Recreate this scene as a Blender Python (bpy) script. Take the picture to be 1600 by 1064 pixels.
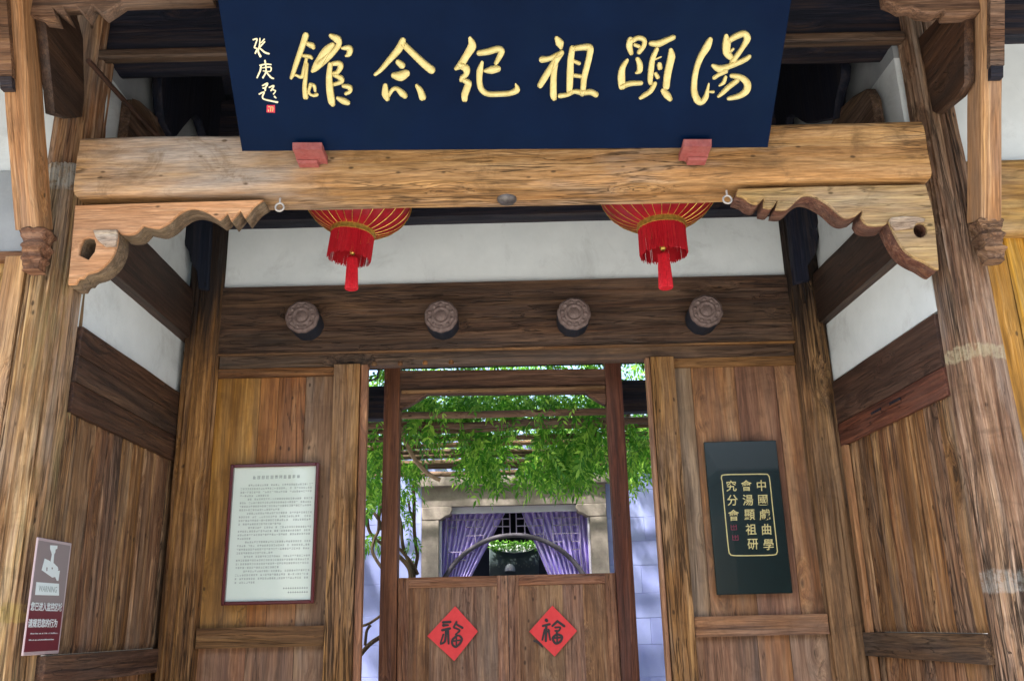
import bpy, bmesh, math, random
from mathutils import Vector, Matrix, noise
random.seed(7)
S = bpy.context.scene
for o in list(bpy.data.objects): bpy.data.objects.remove(o)
COL = S.collection
# ------------------------------------------------------------------ camera
F = 1418.0; PITCH = math.atan(443/F); ROLL = 0.0235; EYE = 1.6
cd = bpy.data.cameras.new('camera'); cam = bpy.data.objects.new('camera', cd); COL.objects.link(cam)
cam.matrix_world = Matrix.Translation((0, 0, EYE)) @ Matrix.Rotation(math.pi/2+PITCH, 4, 'X') @ Matrix.Rotation(-ROLL, 4, 'Z')
cd.sensor_width = 36; cd.lens = 36*F/1600; cd.clip_start = .05; cd.clip_end = 500
S.camera = cam
# ------------------------------------------------------------------ light
w = bpy.data.worlds.new("World"); S.world = w; w.use_nodes = True
nt = w.node_tree; nt.nodes.clear()
sky = nt.nodes.new('ShaderNodeTexSky'); sky.sky_type = 'NISHITA'; sky.sun_disc = False
SUN_EL, SUN_AZ = math.radians(60), math.radians(226)   # azimuth measured clockwise from +Y
sky.sun_elevation = SUN_EL; sky.sun_rotation = SUN_AZ; sky.dust_density = 3.5; sky.air_density = 1.0; sky.ozone_density = 1.0
bg = nt.nodes.new('ShaderNodeBackground'); bg.inputs[1].default_value = .15
wo = nt.nodes.new('ShaderNodeOutputWorld')
nt.links.new(sky.outputs[0], bg.inputs[0]); nt.links.new(bg.outputs[0], wo.inputs[0])
sl = bpy.data.lights.new('sun', 'SUN'); sl.energy = 4.2; sl.angle = math.radians(3); sl.color = (1, .95, .87)
sun = bpy.data.objects.new('sun', sl); COL.objects.link(sun)
sd = Vector((math.sin(SUN_AZ)*math.cos(SUN_EL), math.cos(SUN_AZ)*math.cos(SUN_EL), math.sin(SUN_EL)))
sun.rotation_euler = sd.to_track_quat('Z', 'Y').to_euler()
S.view_settings.view_transform = 'Standard'; S.view_settings.look = 'None'
S.view_settings.gamma = 1; S.view_settings.use_curve_mapping = False
S.view_settings.exposure = 2.0
S.cycles.max_bounces = 8; S.cycles.diffuse_bounces = 5

# ------------------------------------------------------------------ measuring from the photograph
def ray(u, v):
    dx, dy = (u-800)/F, -(v-532)/F
    c, s = math.cos(ROLL), math.sin(ROLL)
    x, y = dx*c+dy*s, -dx*s+dy*c
    return Vector((x, math.cos(PITCH)-math.sin(PITCH)*y, math.sin(PITCH)+math.cos(PITCH)*y))
def PY(u, v, Y):
    d = ray(u, v); return d*(Y/d.y)+Vector((0, 0, EYE))
def PXP(u, v, X):
    d = ray(u, v); return d*(X/d.x)+Vector((0, 0, EYE))

# ------------------------------------------------------------------ object helpers
def empty(name, loc=(0, 0, 0), parent=None):
    o = bpy.data.objects.new(name, None); COL.objects.link(o); o.empty_display_size = .1
    o.location = loc
    if parent: o.parent = parent; o.location = Vector(loc)-wloc(parent)
    return o
def wloc(o):
    l = Vector(o.location)
    while o.parent: o = o.parent; l += Vector(o.location)
    return l
def tag(o, label=None, cat=None, group=None, kind=None):
    if label: o['label'] = label
    if cat: o['category'] = cat
    if group: o['group'] = group
    if kind: o['kind'] = kind
    return o
class MB:
    def __init__(s): s.v = []; s.f = []; s.smooth = False
    def quad(s, a, b, c, d):
        n = len(s.v); s.v += [tuple(a), tuple(b), tuple(c), tuple(d)]; s.f.append((n, n+1, n+2, n+3))
    def box(s, a, b):
        x0, y0, z0 = a; x1, y1, z1 = b; n = len(s.v)
        s.v += [(x0,y0,z0),(x1,y0,z0),(x1,y1,z0),(x0,y1,z0),(x0,y0,z1),(x1,y0,z1),(x1,y1,z1),(x0,y1,z1)]
        s.f += [tuple(n+i for i in q) for q in ((0,3,2,1),(4,5,6,7),(0,1,5,4),(1,2,6,5),(2,3,7,6),(3,0,4,7))]
        return s
    def cbox(s, a, b, c=.004):
        """box with chamfered edges (44 triangles)"""
        a = Vector(a); b = Vector(b); m = (a+b)/2; h = (b-a)/2
        n = len(s.v)
        idx = {}
        for sx in (-1, 1):
            for sy in (-1, 1):
                for sz in (-1, 1):
                    for ax in range(3):
                        p = [m.x+sx*h.x, m.y+sy*h.y, m.z+sz*h.z]; sg = (sx, sy, sz)
                        for k in range(3):
                            if k != ax: p[k] -= sg[k]*c
                        idx[(sx, sy, sz, ax)] = len(s.v); s.v.append(tuple(p))
        def face(l):
            s.f.append(tuple(l))
        for ax in range(3):
            o1, o2 = (ax+1) % 3, (ax+2) % 3
            for sg in (-1, 1):
                q = []
                for u, v in ((-1,-1),(1,-1),(1,1),(-1,1)):
                    k = [0, 0, 0]; k[ax] = sg; k[o1] = u; k[o2] = v; q.append(idx[(*k, ax)])
                face(q if sg > 0 else q[::-1])
        for ax in range(3):      # edges along ax
            o1, o2 = (ax+1) % 3, (ax+2) % 3
            for u in (-1, 1):
                for v in (-1, 1):
                    k0 = [0]*3; k0[ax] = -1; k0[o1] = u; k0[o2] = v; k1 = k0[:]; k1[ax] = 1
                    q = [idx[(*k0, o1)], idx[(*k1, o1)], idx[(*k1, o2)], idx[(*k0, o2)]]
                    face(q if u*v < 0 else q[::-1])
        for sx in (-1, 1):
            for sy in (-1, 1):
                for sz in (-1, 1):
                    q = [idx[(sx, sy, sz, 0)], idx[(sx, sy, sz, 1)], idx[(sx, sy, sz, 2)]]
                    face(q if sx*sy*sz > 0 else q[::-1])
        return s
    def hull(s, rings):
        """rings of equal length joined in a tube with caps"""
        n = len(s.v); k = len(rings[0]); assert all(len(r) == k for r in rings)
        for r in rings: s.v += [tuple(p) for p in r]
        for i in range(len(rings)-1):
            for j in range(k):
                a = n+i*k+j; b = n+i*k+(j+1) % k
                s.f.append((a, b, b+k, a+k))
        s.f.append(tuple(n+j for j in range(k))[::-1]); s.f.append(tuple(n+(len(rings)-1)*k+j for j in range(k)))
        return s
    def tube(s, pts, r, k=8):
        pts = [Vector(p) for p in pts]; rings = []
        if not hasattr(r, '__len__'): r = [r]*len(pts)
        up = None
        for i, p in enumerate(pts):
            t = (pts[min(i+1, len(pts)-1)]-pts[max(i-1, 0)]).normalized()
            if up is None: up = t.orthogonal().normalized()
            up = (up-t*up.dot(t)).normalized(); sd_ = t.cross(up)
            rings.append([p+(up*math.cos(a)+sd_*math.sin(a))*r[i] for a in [2*math.pi*j/k for j in range(k)]])
        return s.hull(rings)
    def lathe(s, prof, c=(0, 0, 0), k=32, rad=None):
        """prof: (radius, z); rad(angle) multiplies radius"""
        c = Vector(c); rings = []
        for r, z in prof:
            rings.append([c+Vector((math.cos(a)*r*(rad(a) if rad else 1), math.sin(a)*r*(rad(a) if rad else 1), z)) for a in [2*math.pi*j/k for j in range(k)]])
        return s.hull(rings)
    def build(s, name, mat, parent=None, smooth=False, loc=None, angle=None):
        me = bpy.data.meshes.new(name); me.from_pydata(s.v, [], s.f)
        bm = bmesh.new(); bm.from_mesh(me); bmesh.ops.remove_doubles(bm, verts=bm.verts, dist=1e-5)
        bmesh.ops.recalc_face_normals(bm, faces=bm.faces); bm.to_mesh(me); bm.free()
        return link(name, me, mat, parent, smooth, loc)
def link(name, me, mat, parent=None, smooth=False, loc=None):
    """mesh in world coordinates; its origin is moved to its own middle-bottom"""
    if mat: me.materials.append(mat)
    if smooth:
        for p in me.polygons: p.use_smooth = True
        try: me.set_sharp_from_angle(angle=math.radians(50))
        except Exception: pass
    if loc is None:
        xs = [v.co for v in me.vertices]
        loc = Vector(((min(p.x for p in xs)+max(p.x for p in xs))/2, (min(p.y for p in xs)+max(p.y for p in xs))/2, min(p.z for p in xs)))
        me.transform(Matrix.Translation(-loc))
    o = bpy.data.objects.new(name, me); COL.objects.link(o); o.location = loc
    if parent: o.parent = parent; o.location = Vector(loc)-wloc(parent)
    return o
def fbm(p, o=3):
    return noise.fractal(p, 1.0, 2.0, o)
def slab(o, U, V, N, nu=6, nv=10, amp=.003, seed=0, freq=22, vf=1.6, edge=.004):
    """plank: back at o, width U, length V, thickness N; front surface ridged along V"""
    o, U, V, N = map(Vector, (o, U, V, N)); n_ = N.normalized(); m = MB()
    lu, lv = U.length, V.length; g = []
    for j in range(nv+1):
        row = []
        for i in range(nu+1):
            a, b = i/nu, j/nv
            d = amp*fbm(Vector((a*lu*freq, b*lv*vf, seed*7.3)))
            if i in (0, nu) or j in (0, nv): d -= edge
            row.append(o+U*a+V*b+N+n_*d)
        g.append(row)
    for j in range(nv):
        for i in range(nu): m.quad(g[j][i], g[j][i+1], g[j+1][i+1], g[j+1][i])
    for j in range(nv):
        m.quad(o+V*(j/nv), g[j][0], g[j+1][0], o+V*((j+1)/nv)); m.quad(g[j][nu], o+U+V*(j/nv), o+U+V*((j+1)/nv), g[j+1][nu])
    for i in range(nu):
        m.quad(o+U*(i/nu), o+U*((i+1)/nu), g[0][i+1], g[0][i]); m.quad(g[nv][i], g[nv][i+1], o+V+U*((i+1)/nu), o+V+U*(i/nu))
    m.quad(o, o+V, o+U+V, o+U)
    return m
def rough_column(cx, cy, z0, z1, r, seed=0, amp=.012, k=72, nz=70, rz=None, sq=0):
    m = MB(); rings = []
    for j in range(nz+1):
        z = z0+(z1-z0)*j/nz; ring = []
        for i in range(k):
            a = 2*math.pi*i/k
            rr = (rz(z) if rz else r)
            if sq: rr *= 1/max(abs(math.cos(a)), abs(math.sin(a)))**sq
            g = fbm(Vector((math.cos(a)*7+seed, math.sin(a)*7, z*.55)), 3)
            h = noise.noise(Vector((math.cos(a)*15+seed*3, math.sin(a)*15, z*.9)))
            crack = -max(0, .18-abs(h))*5*amp*.9 if fbm(Vector((a*2, z*.8, seed)), 2) > -.05 else 0
            rr += amp*g+crack
            ring.append(Vector((cx+math.cos(a)*rr, cy+math.sin(a)*rr, z)))
        rings.append(ring)
    return m.hull(rings)
def sweep_x(x0, x1, n, prof, seed=0, amp=.006, fr=(1.2, 14)):
    """beam along X. prof(x)->list of (y,z) clockwise"""
    m = MB(); rings = []
    for i in range(n+1):
        x = x0+(x1-x0)*i/n; P = prof(x); c = Vector((0, sum(p[0] for p in P)/len(P), sum(p[1] for p in P)/len(P)))
        ring = []
        for y, z in P:
            q = Vector((x, y, z)); d = (Vector((0, y, z))-c).normalized()
            ring.append(q+d*amp*fbm(Vector((x*fr[0]+seed, y*fr[1], z*fr[1])), 4))
        rings.append(ring)
    return m.hull(rings)
def rrect(y0, y1, z0, z1, r, k=4, dens=6):
    out = []
    for (cy, cz, a0) in ((y1-r, z1-r, 0), (y0+r, z1-r, 90), (y0+r, z0+r, 180), (y1-r, z0+r, 270)):
        for i in range(k+1):
            a = math.radians(a0+90*i/k); out.append((cy+r*math.cos(a), cz+r*math.sin(a)))
    res = []
    for i, p in enumerate(out):
        q = out[(i+1) % len(out)]; L = math.dist(p, q); n = 9 if i % (k+1) == k else 1
        for j in range(n): res.append((p[0]+(q[0]-p[0])*j/n, p[1]+(q[1]-p[1])*j/n))
    return res
def plate(name, loops, frame, depth, mat, parent=None, bevel=.004):
    """outline(s) (first outer, others holes) in the plane frame=(origin, ex, ey); grows back along depth vector's normal"""
    O, ex, ey = map(Vector, frame); ez = ex.cross(ey)
    cu = bpy.data.curves.new(name, 'CURVE'); cu.dimensions = '2D'; cu.fill_mode = 'BOTH'
    for L in loops:
        sp = cu.splines.new('POLY'); sp.points.add(len(L)-1)
        for i, p in enumerate(L):
            p = Vector(p)-O; sp.points[i].co = (p.dot(ex), p.dot(ey), 0, 1)
        sp.use_cyclic_u = True
    cu.extrude = max(.0005, depth/2-bevel); cu.bevel_depth = bevel; cu.bevel_resolution = 0; cu.offset = -bevel
    t = bpy.data.objects.new(name, cu); COL.objects.link(t)
    me = bpy.data.meshes.new_from_object(t.evaluated_get(bpy.context.evaluated_depsgraph_get()))
    bpy.data.objects.remove(t); bpy.data.curves.remove(cu)
    M = Matrix((ex, ey, ez)).transposed().to_4x4(); M.translation = O
    me.transform(M)
    return link(name, me, mat, parent)
def text_mesh(name, body, frame, size, mat, parent=None, ext=.001, bold=.0, sx=1.0, shear=0):
    O, ex, ey = map(Vector, frame); ez = ex.cross(ey)
    cu = bpy.data.curves.new(name, 'FONT'); cu.body = body; cu.size = size; cu.extrude = ext; cu.offset = bold
    cu.align_x = 'CENTER'; cu.align_y = 'CENTER'; cu.resolution_u = 2; cu.shear = shear
    t = bpy.data.objects.new(name, cu); COL.objects.link(t)
    me = bpy.data.meshes.new_from_object(t.evaluated_get(bpy.context.evaluated_depsgraph_get()))
    bpy.data.objects.remove(t); bpy.data.curves.remove(cu)
    # glyphs sit on a line box, so centre on their own bounds
    xs = [v.co.x for v in me.vertices]; ys = [v.co.y for v in me.vertices]
    me.transform(Matrix.Translation((-(min(xs)+max(xs))/2, -(min(ys)+max(ys))/2, 0)))
    me.transform(Matrix.Diagonal((sx, 1, 1, 1)))
    M = Matrix((ex, ey, ez)).transposed().to_4x4(); M.translation = O
    me.transform(M)
    return link(name, me, mat, parent)
def brush(strokes, pt, nrm, k, hgt=.45, flat=False):
    """strokes: lists of (u,v,r) in tracing units; pt(u,v)->world; k: world size of one unit. Domed brush strokes."""
    m = MB(); nrm = Vector(nrm)
    for si, st in enumerate(strokes):
        P = [pt(a, b) for a, b, r in st]; R = [r*k for a, b, r in st]
        # Catmull-Rom resample
        pts = []; rad = []
        for i in range(len(P)-1):
            p0 = P[max(i-1, 0)]; p1 = P[i]; p2 = P[i+1]; p3 = P[min(i+2, len(P)-1)]
            n = 5
            for j in range(n):
                t = j/n
                pts.append(.5*((2*p1)+(p2-p0)*t+(2*p0-5*p1+4*p2-p3)*t*t+(3*p1-p0-3*p2+p3)*t**3))
                rad.append(R[i]+(R[i+1]-R[i])*t)
        pts.append(P[-1]); rad.append(R[-1])
        # round ends
        d0 = (pts[0]-pts[1]).normalized(); d1 = (pts[-1]-pts[-2]).normalized()
        pre = [(pts[0]+d0*rad[0]*q, rad[0]*math.sqrt(max(.02, 1-q*q))) for q in (.97, .8, .45)]
        post = [(pts[-1]+d1*rad[-1]*q, rad[-1]*math.sqrt(max(.02, 1-q*q))) for q in (.45, .8, .97)]
        pts = [a for a, b in pre]+pts+[a for a, b in post]; rad = [b for a, b in pre]+rad+[b for a, b in post]
        rings = []
        jit = si*.00007
        for i, p in enumerate(pts):
            t = (pts[min(i+1, len(pts)-1)]-pts[max(i-1, 0)]).normalized(); s_ = nrm.cross(t).normalized()
            r = rad[i]; ring = []
            if flat: prof = [(-1, 0), (-1, .6), (1, .6), (1, 0)]
            else: prof = [(-1, -.05), (-.98, .7), (-.86, 1), (-.7, .86), (-.5, .62), (0, .55), (.5, .62), (.7, .86), (.86, 1), (.98, .7), (1, -.05)]
            hh = .0012 if flat else min(r*.9, hgt)
            for a, b in prof: ring.append(p+s_*a*r+nrm*(b*hh+jit))
            rings.append(ring)
        m.hull(rings)
    return m

# ------------------------------------------------------------------ materials
def newmat(name):
    m = bpy.data.materials.new(name); m.use_nodes = True; n = m.node_tree; b = n.nodes['Principled BSDF']; return m, n, b
class NB:
    def __init__(s, n): s.n = n
    def mk(s, t, **kw):
        x = s.n.nodes.new(t)
        for k, v in kw.items(): setattr(x, k, v)
        return x
    def l(s, a, b): s.n.links.new(a, b)
    def noise(s, vec, scale, detail=6, rough=.6, dist=0):
        x = s.mk('ShaderNodeTexNoise'); x.inputs['Scale'].default_value = scale; x.inputs['Detail'].default_value = detail
        x.inputs['Roughness'].default_value = rough; x.inputs['Distortion'].default_value = dist
        s.l(vec, x.inputs['Vector']); return x.outputs['Fac']
    def ramp(s, fac, stops):
        x = s.mk('ShaderNodeValToRGB'); e = x.color_ramp.elements
        while len(e) < len(stops): e.new(.5)
        for i, (p, c) in enumerate(stops): e[i].position = p; e[i].color = (*c, 1) if len(c) == 3 else c
        s.l(fac, x.inputs[0]); return x.outputs[0]
    def mix(s, fac, a, b, mode='MIX'):
        x = s.mk('ShaderNodeMix', data_type='RGBA', blend_type=mode)
        if isinstance(fac, float) or isinstance(fac, int): x.inputs[0].default_value = fac
        else: s.l(fac, x.inputs[0])
        for i, q in ((6, a), (7, b)):
            if isinstance(q, tuple): x.inputs[i].default_value = (*q, 1)
            else: s.l(q, x.inputs[i])
        return x.outputs[2]
    def math(s, op, a, b=0.0, c=None):
        x = s.mk('ShaderNodeMath', operation=op)
        for i, q in enumerate((a, b) if c is None else (a, b, c)):
            if isinstance(q, (int, float)): x.inputs[i].default_value = q
            else: s.l(q, x.inputs[i])
        return x.outputs[0]
    def mapping(s, vec, scale):
        x = s.mk('ShaderNodeMapping'); x.inputs['Scale'].default_value = scale; s.l(vec, x.inputs['Vector']); return x.outputs[0]
def g3(v): return (v, v, v)
def wood(name, dark, mid, light, axis='z', ra=.035, rough=.72, crack=.5, stain=.5, grain=1.0, spec=.25, var=.22, grey=.25, bump=.6, moss=None, streak=.5, crw=.022, top_dark=None, pits=.85, huf=.65, bands=()):
    m, n, b = newmat(name); B = NB(n)
    tc = B.mk('ShaderNodeTexCoord'); oi = B.mk('ShaderNodeObjectInfo')
    off = B.mk('ShaderNodeVectorMath', operation='MULTIPLY_ADD')
    cmb = B.mk('ShaderNodeCombineXYZ'); 
    for i in range(3): B.l(oi.outputs['Random'], cmb.inputs[i])
    B.l(cmb.outputs[0], off.inputs[0]); off.inputs[1].default_value = (37, 53, 71); B.l(tc.outputs['Object'], off.inputs[2])
    v = off.outputs[0]; v0 = v
    st = {'x': (ra, 1, 1), 'y': (1, ra, 1), 'z': (1, 1, ra)}[axis]
    # knots, and grain that wanders and flows round them
    vo = B.mk('ShaderNodeTexVoronoi'); vo.inputs['Scale'].default_value = 4.2; B.l(B.mapping(v0, tuple(.42 if q < .5 else 1 for q in st)), vo.inputs['Vector'])
    sel = B.mk('ShaderNodeSeparateColor'); B.l(vo.outputs['Color'], sel.inputs[0])
    ksel = B.math('GREATER_THAN', sel.outputs[0], .45)
    flow = B.math('MULTIPLY', B.ramp(vo.outputs['Distance'], [(.0, g3(.075)), (.12, g3(.04)), (.34, g3(0))]), ksel)
    wn = B.mk('ShaderNodeTexNoise'); wn.inputs['Scale'].default_value = 2.6; wn.inputs['Detail'].default_value = 2
    B.l(B.mapping(v0, tuple(.35 if q < .5 else 1 for q in st)), wn.inputs['Vector'])
    wv = B.mk('ShaderNodeVectorMath', operation='MULTIPLY_ADD'); B.l(wn.outputs['Color'], wv.inputs[0]); wv.inputs[1].default_value = (.05, .05, .05); B.l(v0, wv.inputs[2])
    fc = B.mk('ShaderNodeCombineXYZ')
    for i in range(3): B.l(flow, fc.inputs[i])
    va = B.mk('ShaderNodeVectorMath', operation='ADD'); B.l(wv.outputs[0], va.inputs[0]); B.l(fc.outputs[0], va.inputs[1]); v = va.outputs[0]
    ag = B.mapping(v, st); st2 = tuple(.2 if q < .5 else 1 for q in st); soft = B.mapping(v, st2)
    broad = B.noise(ag, 15*grain, 5, .66, .6)
    fine = B.noise(ag, 48*grain, 4, .72, .25)
    vfine = B.noise(ag, 130*grain, 3, .7)
    f = B.math('ADD', B.math('MULTIPLY', broad, .52), B.math('MULTIPLY', fine, .48))
    col = B.ramp(f, [(.39, dark), (.5, mid), (.60, light)])
    hu = B.noise(ag, 8*grain, 3, .55, .3)
    col = B.mix(huf, col, B.ramp(hu, [(.30, (.55, .52, .54)), (.42, (.95, .80, .68)), (.5, (1.0, 1.0, 1.0)), (.58, (1.25, 1.15, .95)), (.68, (.6, .54, .5))]), 'MULTIPLY')
    # long streaks of other age
    big = B.noise(soft, 3.1, 4, .6, .4)
    col = B.mix(B.math('MULTIPLY', B.ramp(big, [(.45, g3(0)), (.62, g3(1))]), streak), col, tuple(q*.52 for q in mid))
    gr = B.noise(soft, 2.3, 5, .65)
    lum = sum(mid)/3
    col = B.mix(B.math('MULTIPLY', B.ramp(gr, [(.5, g3(0)), (.68, g3(1))]), grey), col, (lum*1.15, lum*1.1, lum*1.02))
    # fine fibre contrast
    col = B.mix(.5, col, B.ramp(vfine, [(.34, g3(.4)), (.66, g3(1.5))]), 'MULTIPLY')
    # stains
    sn = B.noise(v, 3.7, 8, .7, 1.0)
    col = B.mix(B.math('MULTIPLY', B.ramp(sn, [(.52, g3(0)), (.72, g3(1))]), stain), col, tuple(q*.28 for q in mid))
    # cracks and checks
    ck = B.noise(ag, 26*grain, 3, .5, .9)
    d = B.math('ABSOLUTE', B.math('SUBTRACT', ck, .5)); msk = B.noise(soft, 2.6, 3, .5)
    line = B.math('MULTIPLY', B.ramp(d, [(0, g3(1)), (crw, g3(0))]), B.ramp(msk, [(.42, g3(0)), (.56, g3(1))]))
    col = B.mix(B.math('MULTIPLY', line, crack), col, tuple(q*.12 for q in mid))
    kn = B.math('MULTIPLY', B.ramp(vo.outputs['Distance'], [(.03, g3(1)), (.075, g3(0))]), ksel)
    col = B.mix(B.math('MULTIPLY', kn, .9), col, tuple(q*.13 for q in mid))
    vp = B.mk('ShaderNodeTexVoronoi'); vp.inputs['Scale'].default_value = 21; B.l(B.mapping(v, tuple(.5 if q < .5 else 1 for q in st)), vp.inputs['Vector'])
    sp = B.mk('ShaderNodeSeparateColor'); B.l(vp.outputs['Color'], sp.inputs[0])
    pm = B.math('MULTIPLY', B.ramp(vp.outputs['Distance'], [(.10, g3(1)), (.2, g3(0))]), B.math('GREATER_THAN', sp.outputs[1], .86))
    col = B.mix(B.math('MULTIPLY', pm, pits), col, tuple(q*.15 for q in mid))
    # variation from piece to piece
    hs = B.mk('ShaderNodeHueSaturation'); B.l(col, hs.inputs['Color'])
    B.l(B.math('MULTIPLY_ADD', oi.outputs['Random'], 2*var, 1-var), hs.inputs['Value'])
    B.l(B.math('MULTIPLY_ADD', B.math('FRACT', B.math('MULTIPLY', oi.outputs['Random'], 17.3)), .014, .494), hs.inputs['Hue'])
    B.l(B.math('MULTIPLY_ADD', B.math('FRACT', B.math('MULTIPLY', oi.outputs['Random'], 31.7)), .2, 1.06), hs.inputs['Saturation'])
    col = hs.outputs[0]
    if top_dark:      # blackens towards the upper end, ragged along the grain
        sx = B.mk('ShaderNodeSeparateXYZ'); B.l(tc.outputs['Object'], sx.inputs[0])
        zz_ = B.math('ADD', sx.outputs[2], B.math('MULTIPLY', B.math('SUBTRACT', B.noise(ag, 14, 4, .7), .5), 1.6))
        mr = B.mk('ShaderNodeMapRange'); mr.inputs[1].default_value = top_dark-.35; mr.inputs[2].default_value = top_dark+.25; B.l(zz_, mr.inputs[0])
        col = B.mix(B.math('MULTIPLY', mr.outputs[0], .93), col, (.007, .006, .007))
    for z0, hh, bc, amt in bands:      # remains of pasted paper and paint
        sx = B.mk('ShaderNodeSeparateXYZ'); B.l(tc.outputs['Object'], sx.inputs[0])
        dz = B.math('ABSOLUTE', B.math('SUBTRACT', B.math('ADD', sx.outputs[2], B.math('MULTIPLY', B.math('SUBTRACT', B.noise(tc.outputs['Object'], 9, 5, .7), .5), .09)), z0))
        k1 = B.ramp(B.math('DIVIDE', dz, hh), [(.75, g3(1)), (1, g3(0))])
        k2 = B.ramp(B.noise(tc.outputs['Object'], 26, 6, .75), [(.38, g3(.1)), (.52, g3(1))])
        col = B.mix(B.math('MULTIPLY', B.math('MULTIPLY', k1, k2), amt), col, bc)
    if moss:
        mn = B.noise(soft, 4.5, 6, .7); col = B.mix(B.ramp(mn, [(.5, g3(0)), (.66, g3(.6))]), col, moss)
    B.l(col, b.inputs['Base Color'])
    b.inputs['Roughness'].default_value = rough; b.inputs['Specular IOR Level'].default_value = spec
    h = B.math('ADD', B.math('MULTIPLY', fine, .6), B.math('ADD', B.math('MULTIPLY', vfine, .3), B.math('MULTIPLY', line, -.9)))
    bp = B.mk('ShaderNodeBump'); bp.inputs['Strength'].default_value = bump; bp.inputs['Distance'].default_value = .009
    B.l(h, bp.inputs['Height']); B.l(bp.outputs[0], b.inputs['Normal'])
    return m
def plain(name, col, rough=.6, spec=.4, metal=0, varn=None, scale=8, bump=0, bscale=60, dirt=None, dscale=2.0, dpos=(.5, .75), coat=0, coatr=.1):
    m, n, b = newmat(name); B = NB(n); tc = B.mk('ShaderNodeTexCoord').outputs['Object']
    c = None
    if varn: c = B.mix(B.ramp(B.noise(tc, scale, 6, .65), [(.35, g3(0)), (.65, g3(1))]), col, varn)
    if dirt:
        c = B.mix(B.ramp(B.noise(tc, dscale, 8, .72, .5), [(dpos[0], g3(0)), (dpos[1], g3(.75))]), c if c else col, dirt)
    if c: B.l(c, b.inputs['Base Color'])
    else: b.inputs['Base Color'].default_value = (*col, 1)
    b.inputs['Roughness'].default_value = rough; b.inputs['Specular IOR Level'].default_value = spec; b.inputs['Metallic'].default_value = metal
    b.inputs['Coat Weight'].default_value = coat; b.inputs['Coat Roughness'].default_value = coatr
    if bump:
        bp = B.mk('ShaderNodeBump'); bp.inputs['Strength'].default_value = bump; bp.inputs['Distance'].default_value = .004
        B.l(B.noise(tc, bscale, 6, .7), bp.inputs['Height']); B.l(bp.outputs[0], b.inputs['Normal'])
    return m
M = {}
M['beam'] = wood('tan_beam_wood', (.25,.16,.09), (.38,.255,.15), (.48,.345,.215), 'x', .07, .75, .9, .75, .9, grey=.75, var=.02, bump=.6, streak=.2, huf=.35, crw=.04)
M['bracketL'] = wood('orange_bracket_wood', (.36,.18,.10), (.50,.265,.155), (.58,.34,.21), 'x', .06, .75, .3, .15, .9, grey=.1, huf=.25, var=.03, bump=.4, streak=.2)
M['bracketL2'] = wood('orange_batten_wood', (.22,.11,.06), (.36,.20,.115), (.46,.28,.17), 'z', .05, .7, .5, .3, .8, grey=.1, var=.03)
M['bracketR'] = wood('yellow_bracket_wood', (.25,.15,.07), (.40,.265,.125), (.50,.36,.18), 'x', .06, .75, .6, .45, .8, grey=.4, huf=.4, var=.03, bump=.5, streak=.3)
M['colL'] = wood('olive_column_wood', (.13,.085,.05), (.30,.205,.12), (.46,.35,.215), 'z', .035, .8, .9, .5, 1.1, grey=.6, var=.03, bump=1, crw=.06, bands=((1.70, .045, (.34, .25, .06), .5), (3.93, .09, (.45, .46, .42), .6)), moss=(.22,.19,.08))
M['colR'] = wood('brown_column_wood', (.08,.05,.036), (.22,.14,.095), (.38,.28,.205), 'z', .035, .8, 1, .6, 1.1, grey=.9, var=.03, bump=1, crw=.06, bands=((2.84, .04, (.42, .38, .24), .55), (1.74, .055, (.38, .39, .36), .42)))
M['post'] = wood('corner_post_wood', (.11,.055,.028), (.27,.15,.078), (.39,.24,.135), 'z', .04, .75, .9, .55, 1.2, grey=.35, var=.06, bump=.9, crw=.04)
M['cpost'] = wood('soot_topped_post_wood', (.07,.04,.026), (.20,.12,.072), (.35,.225,.14), 'z', .04, .75, 1, .6, 1.2, grey=.35, var=.04, bump=.9, crw=.05, top_dark=3.48)
M['plank'] = wood('door_panel_wood', (.15,.08,.045), (.26,.145,.082), (.36,.225,.135), 'z', .05, .55, .5, .5, .5, grey=.3, var=.22, bump=.4, spec=.35)
M['plank1'] = wood('golden_panel_wood', (.17,.095,.048), (.31,.185,.095), (.41,.265,.145), 'z', .06, .55, .5, .4, .45, grey=.15, var=.06, bump=.35, spec=.35, huf=.4)
M['plank2'] = wood('orange_panel_wood', (.16,.08,.042), (.285,.15,.078), (.37,.215,.115), 'z', .06, .55, .5, .45, .5, grey=.15, var=.08, bump=.35, spec=.35, huf=.4)
M['plank3'] = wood('grey_brown_panel_wood', (.13,.085,.06), (.235,.16,.11), (.33,.24,.17), 'z', .05, .6, .6, .45, .6, grey=.5, var=.1, bump=.45, spec=.3, huf=.4)
M['plank4'] = wood('red_brown_panel_wood', (.12,.067,.045), (.225,.13,.088), (.32,.20,.135), 'z', .05, .6, .6, .5, .6, grey=.3, var=.1, bump=.45, spec=.3, huf=.4)
M['plank5'] = wood('warm_brown_panel_wood', (.13,.065,.035), (.265,.145,.08), (.36,.225,.13), 'z', .05, .55, .7, .55, .5, grey=.25, var=.05, bump=.4, spec=.35, huf=.6, streak=.6)
M['sideplank'] = wood('side_plank_wood', (.08,.045,.03), (.22,.13,.08), (.40,.265,.17), 'z', .04, .75, .9, .6, 1.1, grey=.45, var=.15, bump=.9, crw=.04)
M['rail'] = wood('rail_wood', (.09,.05,.03), (.21,.125,.075), (.32,.20,.125), 'x', .035, .7, .6, .45, 1.2, grey=.4, var=.1, bump=.6)
M['lintel'] = wood('dark_lintel_wood', (.028,.019,.015), (.085,.057,.043), (.155,.108,.08), 'x', .035, .62, .8, .5, 1.2, grey=.3, var=.06, bump=.8, spec=.4)
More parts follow.
